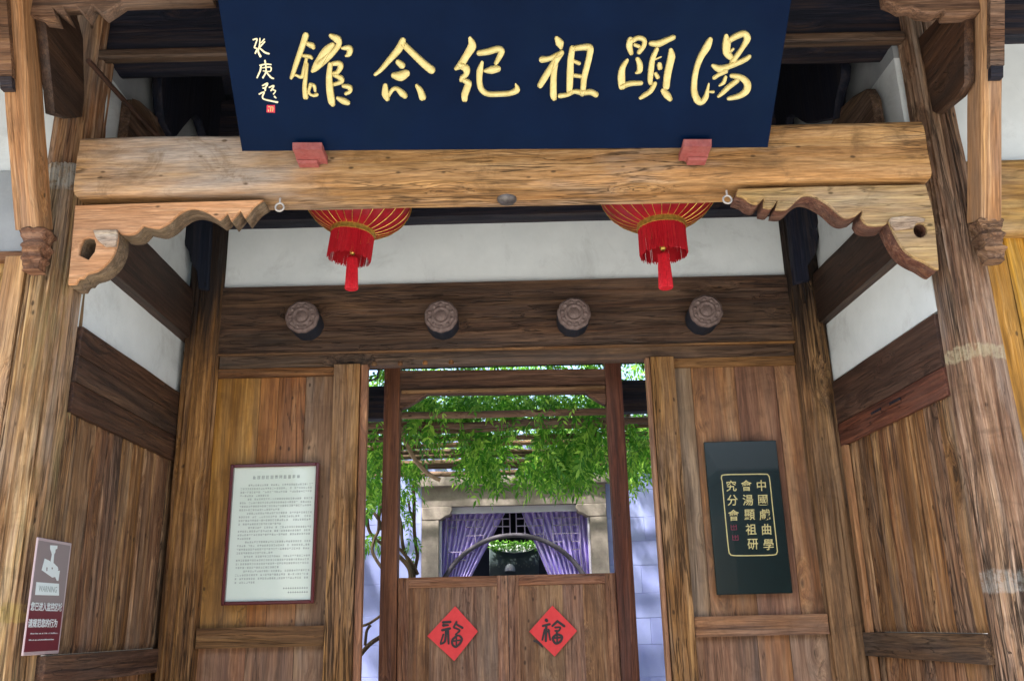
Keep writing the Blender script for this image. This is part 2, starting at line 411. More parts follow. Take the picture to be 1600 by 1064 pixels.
M['darkx'] = wood('dark_beam_wood_x', (.006,.009,.018), (.017,.018,.030), (.048,.036,.036), 'x', .035, .7, .5, .4, 1.1, grey=.2, var=.1)  # bluish shade of the roof space is put into this wood's colour
M['darkz'] = wood('dark_post_wood', (.005,.008,.017), (.012,.015,.027), (.026,.024,.030), 'z', .035, .7, .5, .4, 1.1, grey=.2, var=.1)  # same blue-black shade mixed into the upright timber
M['darky'] = wood('dark_side_board_wood', (.022,.012,.009), (.062,.035,.025), (.11,.067,.048), 'y', .035, .6, .7, .4, 1.2, grey=.25, var=.15, spec=.4)
M['sidebeam'] = wood('blackened_side_beam_wood', (.010,.007,.006), (.036,.022,.017), (.07,.045,.034), 'y', .035, .6, .7, .4, 1.2, grey=.25, var=.1, spec=.4)
M['redy'] = wood('red_side_board_wood', (.06,.024,.016), (.14,.06,.04), (.20,.10,.068), 'y', .035, .6, .6, .4, 1.1, grey=.25, var=.15, spec=.4)
M['raily'] = wood('side_rail_wood', (.04,.024,.018), (.11,.07,.05), (.19,.125,.09), 'y', .035, .7, .7, .4, 1.2, grey=.4, var=.1)
M['strut'] = wood('tan_strut_wood', (.24,.14,.08), (.42,.27,.16), (.54,.38,.24), 'z', .035, .7, .5, .25, 1.1, grey=.3, var=.05)
M['flank'] = wood('golden_plank_wood', (.25,.15,.06), (.47,.30,.13), (.60,.42,.21), 'z', .035, .6, .4, .3, .9, grey=.2, var=.12)
M['doorw'] = wood('half_door_wood', (.11,.06,.04), (.225,.135,.09), (.33,.215,.145), 'z', .05, .65, .5, .5, 1.2, grey=.3, var=.12)
M['doorx'] = wood('half_door_rail_wood', (.11,.05,.03), (.235,.12,.075), (.34,.19,.12), 'x', .035, .65, .5, .5, 1.2, grey=.3, var=.1)
M['frame'] = wood('red_frame_wood', (.05,.025,.019), (.115,.057,.042), (.175,.092,.068), 'z', .035, .6, .6, .35, 1.0, grey=.25, var=.06)
M['framex'] = wood('red_frame_wood_x', (.04,.02,.015), (.095,.05,.036), (.16,.09,.065), 'x', .035, .6, .6, .35, 1.0, grey=.25, var=.06)
M['under'] = wood('grey_brown_bracket_core', (.09,.07,.045), (.19,.145,.10), (.29,.23,.165), 'x', .1, .8, .4, .4, 1.2, grey=.3, var=.03)
M['under2'] = wood('red_brown_bracket_core', (.07,.035,.028), (.15,.085,.065), (.24,.16,.12), 'x', .1, .8, .4, .4, 1.2, grey=.2, var=.03)
M['scroll'] = wood('pale_grey_scroll_wood', (.25,.20,.16), (.40,.34,.28), (.50,.44,.36), 'x', .15, .8, .3, .3, 1.2, grey=.3, var=.03)
M['carved'] = wood('carved_wood', (.06,.035,.025), (.17,.10,.07), (.28,.18,.13), 'x', .035, .75, .5, .6, 2.0, grey=.5, var=.1, bump=1.0)
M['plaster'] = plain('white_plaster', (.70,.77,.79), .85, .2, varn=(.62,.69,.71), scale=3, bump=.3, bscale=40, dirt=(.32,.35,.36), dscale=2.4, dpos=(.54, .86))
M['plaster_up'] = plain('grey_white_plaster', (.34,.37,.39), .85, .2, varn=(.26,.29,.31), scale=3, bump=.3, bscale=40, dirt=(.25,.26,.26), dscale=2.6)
M['blue'] = plain('blue_lacquer', (.0006,.0058,.024), .36, .04, varn=(.0012,.0085,.033), scale=2, bump=.05, bscale=9, dirt=(.002,.010,.029), dscale=1.4)
M['bluedark'] = plain('dark_lacquer_edge', (.008,.012,.03), .5)
M['gold'] = plain('gold_leaf', (.50,.42,.16), .42, .6, metal=.45, varn=(.60,.52,.24), scale=30, bump=.2, bscale=120)
M['goldedge'] = plain('pale_gold_edge', (.78,.74,.50), .4, .6, metal=.4)
M['red'] = plain('red_paint', (.26,.06,.055), .6, .3, varn=(.33,.11,.10), scale=25, dirt=(.14,.04,.04), dscale=14)
M['seal'] = plain('seal_red', (.55,.03,.06), .5)
M['lantern'] = plain('lantern_silk', (.30,.004,.013), .4, .4, varn=(.19,.002,.008), scale=10)
M['fringe'] = plain('red_fringe', (.38,.006,.017), .5, .4, varn=(.45,.01,.02), scale=40)
M['tassel'] = plain('bright_red_tassel', (.60,.015,.03), .6, .3, varn=(.42,.008,.018), scale=60)
M['brass'] = plain('brass_trim', (.75,.55,.12), .3, .6, metal=.7, varn=(.35,.24,.05), scale=45)
M['paper'] = plain('red_paper', (.68,.045,.045), .55, .3, varn=(.60,.035,.035), scale=14)
M['ink'] = plain('black_ink', (.018,.010,.010), .5)
M['iron'] = plain('old_iron', (.16,.15,.14), .5, .5, metal=.6, varn=(.08,.07,.07), scale=30)
M['zinc'] = plain('zinc_ring', (.45,.43,.40), .4, .5, metal=.7)
M['maroon'] = plain('maroon_frame', (.085,.012,.015), .25, .5, coat=.5, coatr=.1)
M['notice'] = plain('notice_paper', (.60,.70,.60), .45, .4, varn=(.66,.74,.66), scale=2, coat=.8, coatr=.03)
M['print'] = plain('grey_print', (.20,.24,.22), .6)
M['greenb'] = plain('green_black_lacquer', (.0008,.009,.009), .22, .3, varn=(.001,.012,.013), scale=2, coat=1, coatr=.03)
M['signgrey'] = plain('grey_sign', (.20,.155,.16), .35, .4, coat=.3)
M['signred'] = plain('wine_sign', (.12,.015,.028), .35, .4, coat=.3)
M['signwhite'] = plain('white_print', (.62,.70,.70), .5)
M['signedge'] = plain('sign_edge', (.40,.31,.32), .3, .5, coat=.3)
M['signdim'] = plain('grey_green_print', (.30,.36,.35), .5)
M['papers'] = plain('torn_paper', (.45,.43,.31), .85, .2, varn=(.36,.31,.15), scale=18, bump=.6, bscale=50, dirt=(.2,.16,.08), dscale=16)
M['papery'] = plain('yellow_stain_paper', (.33,.24,.08), .85, .2, varn=(.27,.18,.07), scale=18, bump=.6)
M['paperw'] = plain('white_paint_patch', (.42,.44,.42), .8, .2, varn=(.27,.27,.24), scale=20, bump=.5)
M['stone'] = plain('granite', (.33,.29,.25), .85, .2, varn=(.24,.205,.185), scale=14, bump=.5, bscale=50, dirt=(.14,.12,.11), dscale=3)
M['lilac'] = plain('lilac_limewash', (.27,.31,.62), .8, .2, varn=(.33,.38,.66), scale=2.5, bump=.3, bscale=30, dirt=(.24,.24,.36), dscale=2.2, dpos=(.55, .85))
M['lilacw'] = plain('pale_lilac_paint', (.62,.60,.74), .6, .3)
M['lattice'] = plain('grey_lilac_lattice_paint', (.36,.31,.50), .7, .2, varn=(.30,.26,.42), scale=20)
M['arch'] = plain('grey_arch_paint', (.11,.10,.125), .8, .15, varn=(.085,.08,.10), scale=20)
M['curtain'] = plain('purple_curtain_cloth', (.56,.46,.95), .75, .3, varn=(.66,.56,.97), scale=6)
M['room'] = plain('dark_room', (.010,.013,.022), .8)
M['screen'] = plain('green_grey_screen', (.10,.14,.14), .5, .4, varn=(.07,.10,.11), scale=9)
M['white'] = plain('white_dome', (.75,.77,.80), .5)
M['pave'] = plain('pale_stone_paving', (.40,.38,.35), .85, .2, varn=(.32,.30,.27), scale=3, bump=.4)
M['tile'] = plain('grey_roof_tile', (.09,.09,.095), .8, .2, varn=(.06,.06,.062), scale=9)
M['cable'] = plain('black_cable', (.01,.01,.012), .4)
M['bark'] = wood('vine_bark', (.05,.035,.025), (.12,.085,.06), (.2,.15,.11), 'z', .035, .85, .5, .4, 2.0, var=.2)
M['liana'] = plain('pale_liana_bark', (.34,.25,.16), .8, .2, varn=(.24,.17,.11), scale=25)
M['pole'] = wood('pergola_pole_wood', (.08,.055,.042), (.18,.125,.095), (.28,.205,.16), 'x', .035, .8, .5, .4, 1.3, var=.2)
def leafmat(name, a, b2):
    m, n, b = newmat(name); B = NB(n); g = B.mk('ShaderNodeNewGeometry')
    c = B.mix(B.math('POWER', g.outputs['Random Per Island'], 2.5), a, b2); B.l(c, b.inputs['Base Color']); b.inputs['Roughness'].default_value = .5
    b.inputs['Specular IOR Level'].default_value = .35
    tr = B.mk('ShaderNodeBsdfTranslucent'); B.l(B.mix(.5, c, (.16, .42, .02)), tr.inputs[0])
    mx = B.mk('ShaderNodeMixShader'); mx.inputs[0].default_value = .5
    B.l(b.outputs[0], mx.inputs[1]); B.l(tr.outputs[0], mx.inputs[2]); B.l(mx.outputs[0], n.nodes['Material Output'].inputs[0])
    return m
M['leaf'] = leafmat('wisteria_leaf', (.025,.16,.018), (.50,.80,.12))

YF, YB = 4.3, 5.9
XL, XR = -2.24, 2.14
# ================================================================== setting
gm = MB(); gm.quad((-60, -60, 0), (60, -60, 0), (60, 80, 0), (-60, 80, 0))
tag(gm.build('ground', M['pave']), kind='structure')

# unseen houses added behind the camera for the plaque and glass to reflect
M['wallgrey'] = plain('dark_shopfront_timber', (.06,.045,.035), .85, .2, varn=(.04,.03,.025), scale=1)
for x0, x1, h, lb in ((-15, -7.0, 5.2, 'low dark timber house with grey tiled roof across the square, far left behind the viewer'), (-5.7, 3.4, 6.0, 'wide dark timber house with grey tiled roof across the square, directly behind the viewer'), (5.8, 16, 5.4, 'dark timber house with grey tiled roof across the square, right of the wide house')):
    HO = empty('timber_house', ((x0+x1)/2, -13, 0)); tag(HO, lb, 'house')
    MB().box((x0, -16, 0), (x1, -13, h)).build('wall', M['wallgrey'], HO)
    MB().hull([[(x0-.4, -12.4, h+.001), (x0-.4, -14.5, h+1.3), (x0-.4, -16.6, h+.001)], [(x1+.4, -12.4, h+.001), (x1+.4, -14.5, h+1.3), (x1+.4, -16.6, h+.001)]]).build('roof', M['tile'], HO)
    MB().box(((x0+x1)/2-.6, -12.99, 0), ((x0+x1)/2+.6, -12.93, 2.4)).build('door', M['darkz'], HO)
    for q in (.2, .8): MB().box((x0+(x1-x0)*q-.5, -12.99, 1.2), (x0+(x1-x0)*q+.5, -12.94, 2.3)).build('window', M['darkz'], HO)

# ================================================================== gatehouse
G = empty('gatehouse', (0, 5.2, 0))
tag(G, 'old timber gatehouse with white plaster panels, carved brackets and a deep open porch', 'gatehouse')

# ---- back wall of the porch (door wall)
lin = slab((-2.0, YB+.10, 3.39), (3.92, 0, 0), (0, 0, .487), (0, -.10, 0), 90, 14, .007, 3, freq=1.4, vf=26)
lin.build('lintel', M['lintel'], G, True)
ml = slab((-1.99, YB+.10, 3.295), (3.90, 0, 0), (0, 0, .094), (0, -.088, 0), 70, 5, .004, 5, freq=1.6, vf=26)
ml.build('lintel_moulding', M['lintel'], G, True)
mm = MB().cbox((-2.0, 5.885, 3.380), (1.92, YB+.03, 3.392), .003); mm.build('lintel_bead', M['rail'], G)
mm = MB().cbox((-2.13, 5.94, 3.877), (2.02, 6.02, 4.448), .002)
pp = slab((-2.18, 6.02, 3.88), (4.15, 0, 0), (0, 0, .52), (0, -.08, 0), 40, 8, .006, 9, freq=2, vf=2, edge=.002)
pp.build('plaster_panel', M['plaster'], G, True)
MB().box((-2.2, 5.80, 4.335), (2.15, 6.05, 4.62)).build('wall_plate_beam', M['darkx'], G)
MB().box((-2.2, 5.96, 4.62), (2.15, 6.05, 5.4)).build('gable_board', M['darkx'], G)
for i, x in enumerate((-1.33, -1.05, -.78, -.5)):
    MB().lathe([(.004, 0), (.016, .004), (.018, .016), (.014, .03)], (x*.62-.1, 5.83, 3.262), 12).build('stud', M['rail'], G, True)
# corner posts and their dark heads
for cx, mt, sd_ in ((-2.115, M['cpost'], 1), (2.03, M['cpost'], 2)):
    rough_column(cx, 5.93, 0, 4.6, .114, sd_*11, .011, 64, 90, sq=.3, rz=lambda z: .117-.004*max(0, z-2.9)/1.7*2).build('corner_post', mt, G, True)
def loopY(pts, Y): return [PY(a, b, Y) for a, b in pts]
def loopX(pts, X, ymin=0):
    L = [PXP(a, b, X) for a, b in pts]
    for p in L: p.y = max(p.y, ymin)
    return L
FY = lambda Y: ((0, Y, 0), (1, 0, 0), (0, 0, 1))
FX = lambda X: ((X, 0, 0), (0, 1, 0), (0, 0, 1))
plate('post_bracket', [loopY([(284, 325), (290, 345), (289, 370), (293, 388), (299, 398), (301, 412), (311, 428), (314, 455), (328, 455), (334, 335), (342, 322)], 5.83)], FY(5.83), .1, M['darkz'], G)
plate('post_bracket', [loopY([(1224, 318), (1229, 345), (1235, 395), (1240, 445), (1262, 442), (1259, 420), (1272, 400), (1276, 374), (1273, 362), (1280, 330), (1284, 315)], 5.83)], FY(5.83), .1, M['darkz'], G)

# door-wall panels: stiles, planks, rails
def vplank(x0, x1, z0, z1, y, t, mat, name='plank', parent=G, seed=0, amp=.0025, nv=24, nu=None):
    return slab((x0+.0015, y+t, z0), (x1-x0-.003, 0, 0), (0, 0, z1-z0), (0, -t, 0), nu or max(4, int((x1-x0)/.022)), nv, amp, seed).build(name, mat, parent, True)
W = empty('door_wall', (0, YB, 0), G)
vplank(-1.20, -1.025, .1, 3.293, 5.86, .10, M['post'], 'door_stile', W, 21, .005, 40)
vplank(-1.023, -.975, .1, 3.293, 5.885, .07, M['plank'], 'door_jamb', W, 22)
vplank(.895, .925, .1, 3.293, 5.885, .07, M['plank'], 'door_jamb', W, 23)
vplank(.927, 1.085, .1, 3.293, 5.86, .10, M['post'], 'door_stile', W, 24, .005, 40)
xs = [-2.0, -1.707, -1.581, -1.40, -1.20]
xs2 = [-2.0, -1.70, -1.40, -1.20]
for i in range(4): vplank(xs[i], xs[i+1], 1.62, 3.293, 5.935, .03, M['plank'+'1253'[i]], 'plank', W, 30+i)
for i in range(3): vplank(xs2[i], xs2[i+1], .12, 1.50, 5.94, .03, M['plank'+'543'[i]], 'plank', W, 40+i)
xs = [1.085, 1.205, 1.50, 1.77, 1.915]
xs2 = [1.085, 1.48, 1.68, 1.915]
for i in range(4): vplank(xs[i], xs[i+1], 1.62, 3.293, 5.935, .03, M['plank'+'3545'[i]], 'plank', W, 50+i)
for i in range(3): vplank(xs2[i], xs2[i+1], .12, 1.50, 5.94, .03, M['plank'+'453'[i]], 'plank', W, 60+i)
for a, b in ((-1.995, -1.205), (1.088, 1.912)):
    slab((a, 5.96, 1.50), (b-a, 0, 0), (0, 0, .12), (0, -.08, 0), 30, 4, .003, 70+a, freq=2, vf=30).build('rail', M['rail'], W, True)
    slab((a, 5.96, 3.23), (b-a, 0, 0), (0, 0, .062), (0, -.05, 0), 30, 3, .003, 75+a, freq=2, vf=30).build('top_rail', M['rail'], W, True)

MB().cbox((2.10, 5.735, .1), (2.135, 5.80, 2.645), .004).build('corner_batten', M['bracketL2'], G)
# door pegs
pegm = MB()
lob = lambda a: 1+.045*abs(math.cos(5*a))
pegm.lathe([(.09, .05), (.104, .034), (.108, .028), (.108, .012), (.104, 0), (.092, -.006), (.088, -.001), (.066, -.001), (.06, -.010), (.050, -.012), (.042, -.004), (.036, -.004), (.030, -.012), (.004, -.014)], k=60, rad=lob)
for j in range(10):
    a = 2*math.pi*j/10
    pegm.lathe([(.012, .002), (.014, -.006), (.009, -.011), (.002, -.013)], (.077*math.cos(a), .077*math.sin(a), 0), 8)
M['peg'] = plain('grey_brown_peg_paint', (.20,.155,.145), .75, .3, varn=(.11,.08,.075), scale=28, bump=.4)
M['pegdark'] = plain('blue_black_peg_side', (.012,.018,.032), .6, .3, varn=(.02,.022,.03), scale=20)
peg0 = None
for i, (px, py, r) in enumerate(((471, 494, 0), (689, 493, .3), (897, 489, .12), (1104, 485, .2))):
    p = PY(px, py, 5.70)
    if peg0 is None:
        peg0 = pegm.build('door_peg', M['peg'], G, True, loc=Vector((0, 0, 0))); o = peg0
        sh0 = MB().lathe([(.1055, .21), (.1085, .05), (.1085, .034), (.10, .030)], k=60, rad=lambda a: 1+.03*abs(math.cos(5*a))).build('peg_shaft', M['pegdark'], peg0, True, loc=Vector((0, 0, 0)))
    else:
        o = peg0.copy(); COL.objects.link(o); c = sh0.copy(); COL.objects.link(c); c.parent = o
    o.parent = G; o.location = p-wloc(G); o.rotation_euler = (-math.pi/2, r, 0)

# ---- inner door frame and half doors
DF = empty('door_frame', (0, 6.3, 0), G)
for x0, x1 in ((-.925, -.812), (.665, .782)):
    slab((x0, 6.42, .02), (x1-x0, 0, 0), (0, 0, 3.42), (0, -.12, 0), 8, 50, .004, x0*9, edge=.008).build('frame_post', M['frame'], DF, True)
hd = loopY([(622, 579), (948, 576), (947, 632), (938, 628), (915, 613), (668, 615), (640, 632), (622, 640)], 6.33)
plate('header', [hd], FY(6.37), .09, M['framex'], DF, .006)
MB().cbox((-.80, 6.29, 3.19), (.66, 6.325, 3.215), .006).build('header_bead', M['rail'], DF)
for sx in (-1, 1):
    if sx < 0: MB().cbox((-1.35, 6.6, 3.08), (-.86, 6.72, 3.33), .01).build('tie_beam', M['darkx'], G)
    else: MB().cbox((.80, 6.6, 3.09), (1.35, 6.72, 3.33), .01).build('tie_beam', M['darkx'], G)
MB().cbox((-1.35, 6.75, 3.52), (1.35, 6.85, 3.75), .01).build('rear_eave_board', M['darkx'], G)
def half_door(x0, x1, seed):
    D = empty('half_door', ((x0+x1)/2, 6.36, .2), G)
    st = .07
    slab((x0, 6.40, .2), (st, 0, 0), (0, 0, 1.718), (0, -.05, 0), 5, 30, .003, seed).build('stile', M['doorw'], D, True)
    slab((x1-st, 6.40, .2), (st, 0, 0), (0, 0, 1.718), (0, -.05, 0), 5, 30, .003, seed+1).build('stile', M['doorw'], D, True)
    slab((x0+st+.001, 6.40, 1.85), (x1-x0-2*st-.002, 0, 0), (0, 0, .068), (0, -.05, 0), 24, 4, .003, seed+2, freq=2, vf=30).build('door_rail', M['doorx'], D, True)
    n = 4; ww = (x1-x0-2*st)
    cuts = [0]+sorted((i+random.uniform(-.18, .18))/n for i in range(1, n))+[1]
    for i in range(n):
        slab((x0+st+ww*cuts[i]+.0001, 6.39, .2), (ww*(cuts[i+1]-cuts[i])-.0002, 0, 0), (0, 0, 1.649), (0, -.03, 0), 7, 40, .003, seed+5+i).build('plank', M['doorw'], D, True)
half_door(-.809, -.069, 80); half_door(-.065, .662, 95)
MB().cbox((-1.0, 6.28, 0), (.92, 6.5, .19), .01).build('threshold', M['framex'], G)
# inner side walls of the passage (close the gate room left and right)
for x0, x1 in ((-2.3, -1.24), (1.12, 2.3)):
    MB().box((x0, 6.0, 0), (x1, 6.06, 3.6)).build('passage_wall', M['darkz'], G)

# ---- side walls of the porch
def side_wall(X, s, z_lo=2.67):
    SW = empty('side_wall', (X, 5.1, 0), G)
    y0, y1 = 4.46, 5.99
    X2 = X-s*.06       # outer face; s=+1 when inside lies towards +x
    # vertical planks
    n = 9; cuts = [0]+[(i+random.uniform(-.22, .22))/n for i in range(1, n)]+[1]
    for i in range(n):
        a, b = y0+(y1-y0)*cuts[i], y0+(y1-y0)*cuts[i+1]
        U = (0, b-a-.004, 0)
        slab((X-s*.06, a+.002, 1.51), U, (0, 0, z_lo-1.51), (s*.055+s*random.uniform(-.003, .003), 0, 0), 12, 26, .010, 100+i*3+X, freq=24, vf=1.1, edge=.007).build('plank', M['sideplank'], SW, True)
    for i in range(5):
        a, b = y0+(y1-y0)*i/5, y0+(y1-y0)*(i+1)/5
        slab((X-s*.06, a+.002, .1), (0, b-a-.004, 0), (0, 0, 1.27), (s*.05, 0, 0), 8, 12, .006, 140+i*3+X, freq=24, vf=1.1, edge=.006).build('plank', M['sideplank'], SW, True)
    slab((X-s*.06, y0, 1.372), (0, y1-y0, 0), (0, 0, .135), (s*.10, 0, 0), 40, 5, .005, 150+X, freq=2, vf=30).build('rail', M['raily'], SW, True)
    # two dark horizontal boards
    zz = [z_lo, z_lo+.16, z_lo+.30, 3.125] if s > 0 else [z_lo-.02, z_lo+.13, 3.085]
    for i in range(len(zz)-1):
        slab((X-s*.06, y0, zz[i]+.0015), (0, y1-y0, 0), (0, 0, zz[i+1]-zz[i]-.003), (s*(.072+.004*i), 0, 0), 40, 7, .006, 160+i+X, freq=2, vf=34, edge=.004).build('board', M['redy'] if (s < 0 and i == 0) else M['darky'], SW, True)
    if s < 0:      # two slots let into the lowest board
        for yy in (5.27, 5.02):
            MB().cbox((X-.018, yy-.075, z_lo+.075), (X-.0135, yy+.06, z_lo+.090), .001).build('slot', M['darkz'], SW)
            MB().cbox((X-.021, yy-.078, z_lo+.060), (X-.0135, yy+.063, z_lo+.074), .001).build('slot_lip', M['redy'], SW)
    slab((X-s*.06, y0, 3.10), (0, y1-y0, 0), (0, 0, .41), (s*.05, 0, 0), 20, 8, .004, 170+X, freq=2, vf=2, edge=0).build('plaster_panel', M['plaster'], SW, True)
    slab((X-s*.06, y0, 3.495), (0, y1-y0, 0), (0, 0, .345), (s*.12, 0, 0), 40, 9, .005, 180+X, freq=2, vf=20).build('side_beam', M['sidebeam'], SW, True)
    slab((X-s*.06, y0, 3.84), (0, y1-y0, 0), (0, 0, .78), (s*.05, 0, 0), 20, 12, .004, 190+X, freq=2, vf=2, edge=0).build('plaster_panel', M['plaster'], SW, True)
    slab((X-s*.06, y0, 4.621), (0, y1-y0, 0), (0, 0, .80), (s*.05, 0, 0), 20, 12, .004, 195+X, freq=2, vf=2, edge=0).build('plaster_panel', M['plaster_up'], SW, True)  # darker copy of the plaster, dimness under the roof put into its colour
    return SW
SWL = side_wall(XL, 1); SWR = side_wall(XR+.025, -1)
M['humpy'] = wood('brown_hump_beam_wood', (.05,.035,.028), (.12,.085,.068), (.19,.14,.115), 'y', .035, .75, .5, .4, 1.2, grey=.3, var=.1)
XH = XL+.03
plate('curved_beam', [loopX([(150, 128), (163, 136), (180, 148), (193, 148), (210, 160), (228, 176), (245, 192), (262, 214), (268, 240), (140, 240)], XH, 4.62)], FX(XH), .06, M['humpy'], SWL, .006)
XH = XH+.04
plate('roof_truss', [loopX([(246, 60), (246, 100), (245, 140), (246, 160), (249, 190), (262, 214), (270, 213), (280, 200), (292, 186), (300, 181), (308, 190), (316, 216), (330, 240), (400, 240), (400, 60)], XH)], FX(XH), .06, M['darkz'], SWL, .006)  # flat dark sheet standing for the dark far part of the roof space
XH = XR-.03
plate('curved_beam', [loopX([(1430, 240), (1425, 150), (1400, 134), (1378, 130), (1355, 140), (1335, 152), (1320, 168), (1308, 188), (1290, 240)], XH, 4.60)], FX(XH), .06, M['humpy'], SWR, .006)
XH = XH-.04
plate('roof_truss', [loopX([(1180, 60), (1312, 60), (1313, 92), (1319, 105), (1318, 125), (1312, 150), (1308, 186), (1270, 194), (1262, 190), (1250, 180), (1242, 186), (1238, 240), (1180, 240)], XH)], FX(XH), .06, M['darkz'], SWR, .006)
SWR.rotation_euler.z = .05
# diagonal batten across the left plaster
MB().tube([PXP(138, 95, XL+.09), PXP(212, 178, XL+.09), PXP(250, 216, XL+.09)], .014, 8).build('batten', M['darky'], SWL, True)

# ---- front columns
CL, CR = -2.385, 2.345
rough_column(CL, 4.44, 0, 4.0, .135, 3, .018, 110, 90, rz=lambda z: .155-.006*z).build('front_column', M['colL'], G, True)
rough_column(CL+.005, 4.46, 4.001, 5.1, .135, 4, .014, 64, 40).build('column_head', M['colR'], G, True)
rough_column(CR, 4.44, 0, 5.1, .14, 8, .018, 110, 110, rz=lambda z: (.172-.0135*z) if z < 3.6 else .1234-.012*(z-3.6)).build('front_column', M['colR'], G, True)
def wrap(cx, cy, r, z, h, a0, a1, mat, name, seed):
    m = MB(); n = 40; k = 5; g = []
    for j in range(k+1):
        row = []
        for i in range(n+1):
            a = math.radians(a0+(a1-a0)*i/n)
            w_ = h*(.8+.7*noise.noise(Vector((a*5, seed, j*.35))))
            zz = z+(j/k-.5)*w_+.03*noise.noise(Vector((a*3, seed+5, 0)))
            rr = r+.012*noise.noise(Vector((a*9, seed, zz*30)))+(0 if j in (0, k) else .001)
            row.append(Vector((cx+math.cos(a)*rr, cy+math.sin(a)*rr, zz)))
        g.append(row)
    for j in range(k):
        for i in range(n): m.quad(g[j][i], g[j][i+1], g[j+1][i+1], g[j+1][i])
    return m.build(name, mat, G, True)

# ---- front beam
def bprof(x):
    sag = .012*math.cos(x*1.1)
    t = .02*math.sin(x*.9+1)
    return rrect(4.225+.006*math.sin(x*1.3), 4.50, 3.762-.004*x, 4.092-.004*x+.04*t, .034, 5)
sweep_x(-2.245, 2.185, 180, bprof, 2, .011, (1.0, 9)).build('front_beam', M['beam'], G, True)
# carved brackets under the beam
def z7(L): return [(100+a/3.942, 190+b/3.942) for a, b in L]
def z8(L): return [(1110+a/4.324, 270+b/4.324) for a, b in L]
def smooth(L, n=3):
    """Catmull-Rom through points; a repeated point marks a sharp corner"""
    out = []
    N = len(L)
    for i in range(N):
        p0, p1, p2, p3 = L[i-1], L[i], L[(i+1) % N], L[(i+2) % N]
        if p1 == p2: continue
        if p0 == p1: p0 = (2*p1[0]-p2[0], 2*p1[1]-p2[1])
        if p3 == p2: p3 = (2*p2[0]-p1[0], 2*p2[1]-p1[1])
        for j in range(n):
            t = j/n
            out.append(tuple(.5*((2*b)+(c-a)*t+(2*a-5*b+4*c-d)*t*t+(3*b-a-3*c+d)*t**3) for a, b, c, d in zip(p0, p1, p2, p3)))
    return out
def sharp(L, idx): return [q for i, p in enumerate(L) for q in ([p, p] if i in idx else [p])]
YK = 4.27
BL = [(66, 515), (1228, 480), (1170, 520), (1112, 592), (1085, 545), (1060, 575), (1028, 612), (1005, 560), (960, 602), (930, 588), (870, 552), (800, 534), (740, 546), (690, 580), (640, 625), (580, 655), (530, 650), (485, 640), (440, 685), (390, 695), (345, 690), (330, 672), (328, 730), (310, 800), (270, 865), (205, 918), (140, 938), (115, 965), (90, 968), (70, 1000), (24, 1003)]
hole = [(118, 722), (150, 712), (185, 722), (196, 755), (188, 800), (150, 850), (92, 822), (98, 770)]
for yo, th, mt_, nm_ in ((.012, .024, 'bracketL', 'carved_bracket'), (.086, .122, 'under', 'bracket_core')):
  o = plate(nm_, [[PY(a, b, YK) for a, b in z7(smooth(sharp(BL, (0, 1, 3, 4, 6, 7, 17, 20, 21, 27, 29, 30))))], [PY(a, b, YK) for a, b in z7(hole)]], FY(YK+yo), th, M[mt_], G, .004)
BR = [(185, 108), (700, 92), (1456, 78), (1512, 300), (1545, 652), (1520, 648), (1450, 605), (1400, 582), (1340, 545), (1290, 490), (1240, 400), (1205, 325), (1180, 350), (1100, 355), (1050, 340), (1020, 300), (1028, 255), (985, 290), (930, 302), (880, 285), (830, 240), (780, 200), (700, 158), (640, 152), (590, 180), (540, 230), (500, 250), (440, 247), (455, 182), (415, 238), (360, 232), (363, 168), (320, 208), (270, 197), (230, 168), (175, 152)]
hole = [(1420+46*math.cos(i*.524), 387+50*math.sin(i*.524)) for i in range(12)]
for yo, th, mt_, nm_ in ((.012, .024, 'bracketR', 'carved_bracket'), (.086, .122, 'under2', 'bracket_core')):
  o = plate(nm_, [[PY(a, b, YK) for a, b in z8(smooth(sharp(BR, (0, 2, 4, 11, 15, 16, 17, 27, 28, 30, 31, 35))))], [PY(a, b, YK) for a, b in z8(hole)]], FY(YK+yo), th, M[mt_], G, .004)
# grey squared end piece on each bracket
plate('bracket_scroll', [[PY(a, b, YK-.012) for a, b in z7([(182, 672), (330, 670), (332, 700), (322, 770), (260, 775), (215, 740), (196, 712)])]], FY(YK-.012), .018, M['scroll'], G, .003)
plate('bracket_scroll', [[PY(a, b, YK-.012) for a, b in z8([(1205, 322), (1225, 305), (1300, 298), (1400, 302), (1450, 315), (1440, 335), (1390, 340), (1370, 375), (1300, 385), (1245, 392), (1225, 365)])]], FY(YK-.012), .018, M['scroll'], G, .003)
# ring hooks and the button under the beam
def ringhook(px, py, Y, r, mat):
    p = PY(px, py, Y); m = MB()
    m.tube([p+Vector((r*math.cos(a), 0, r*math.sin(a))) for a in [2*math.pi*i/20 for i in range(21)]], .006, 8)
    m.tube([p+Vector((0, 0, r)), p+Vector((0, 0, r+.03))], .006, 8)
    m.build('ring_hook', mat, G, True)
ringhook(437, 324, 4.30, .022, M['zinc']); ringhook(1136.5, 312, 4.30, .022, M['zinc'])
p = PY(792, 312, 4.21); MB().lathe([(.05, .012), (.05, 0), (.04, -.012), (.02, -.018), (.004, -.02)], (p.x, p.y+.01, p.z), 20).build('iron_boss', M['iron'], G, True)

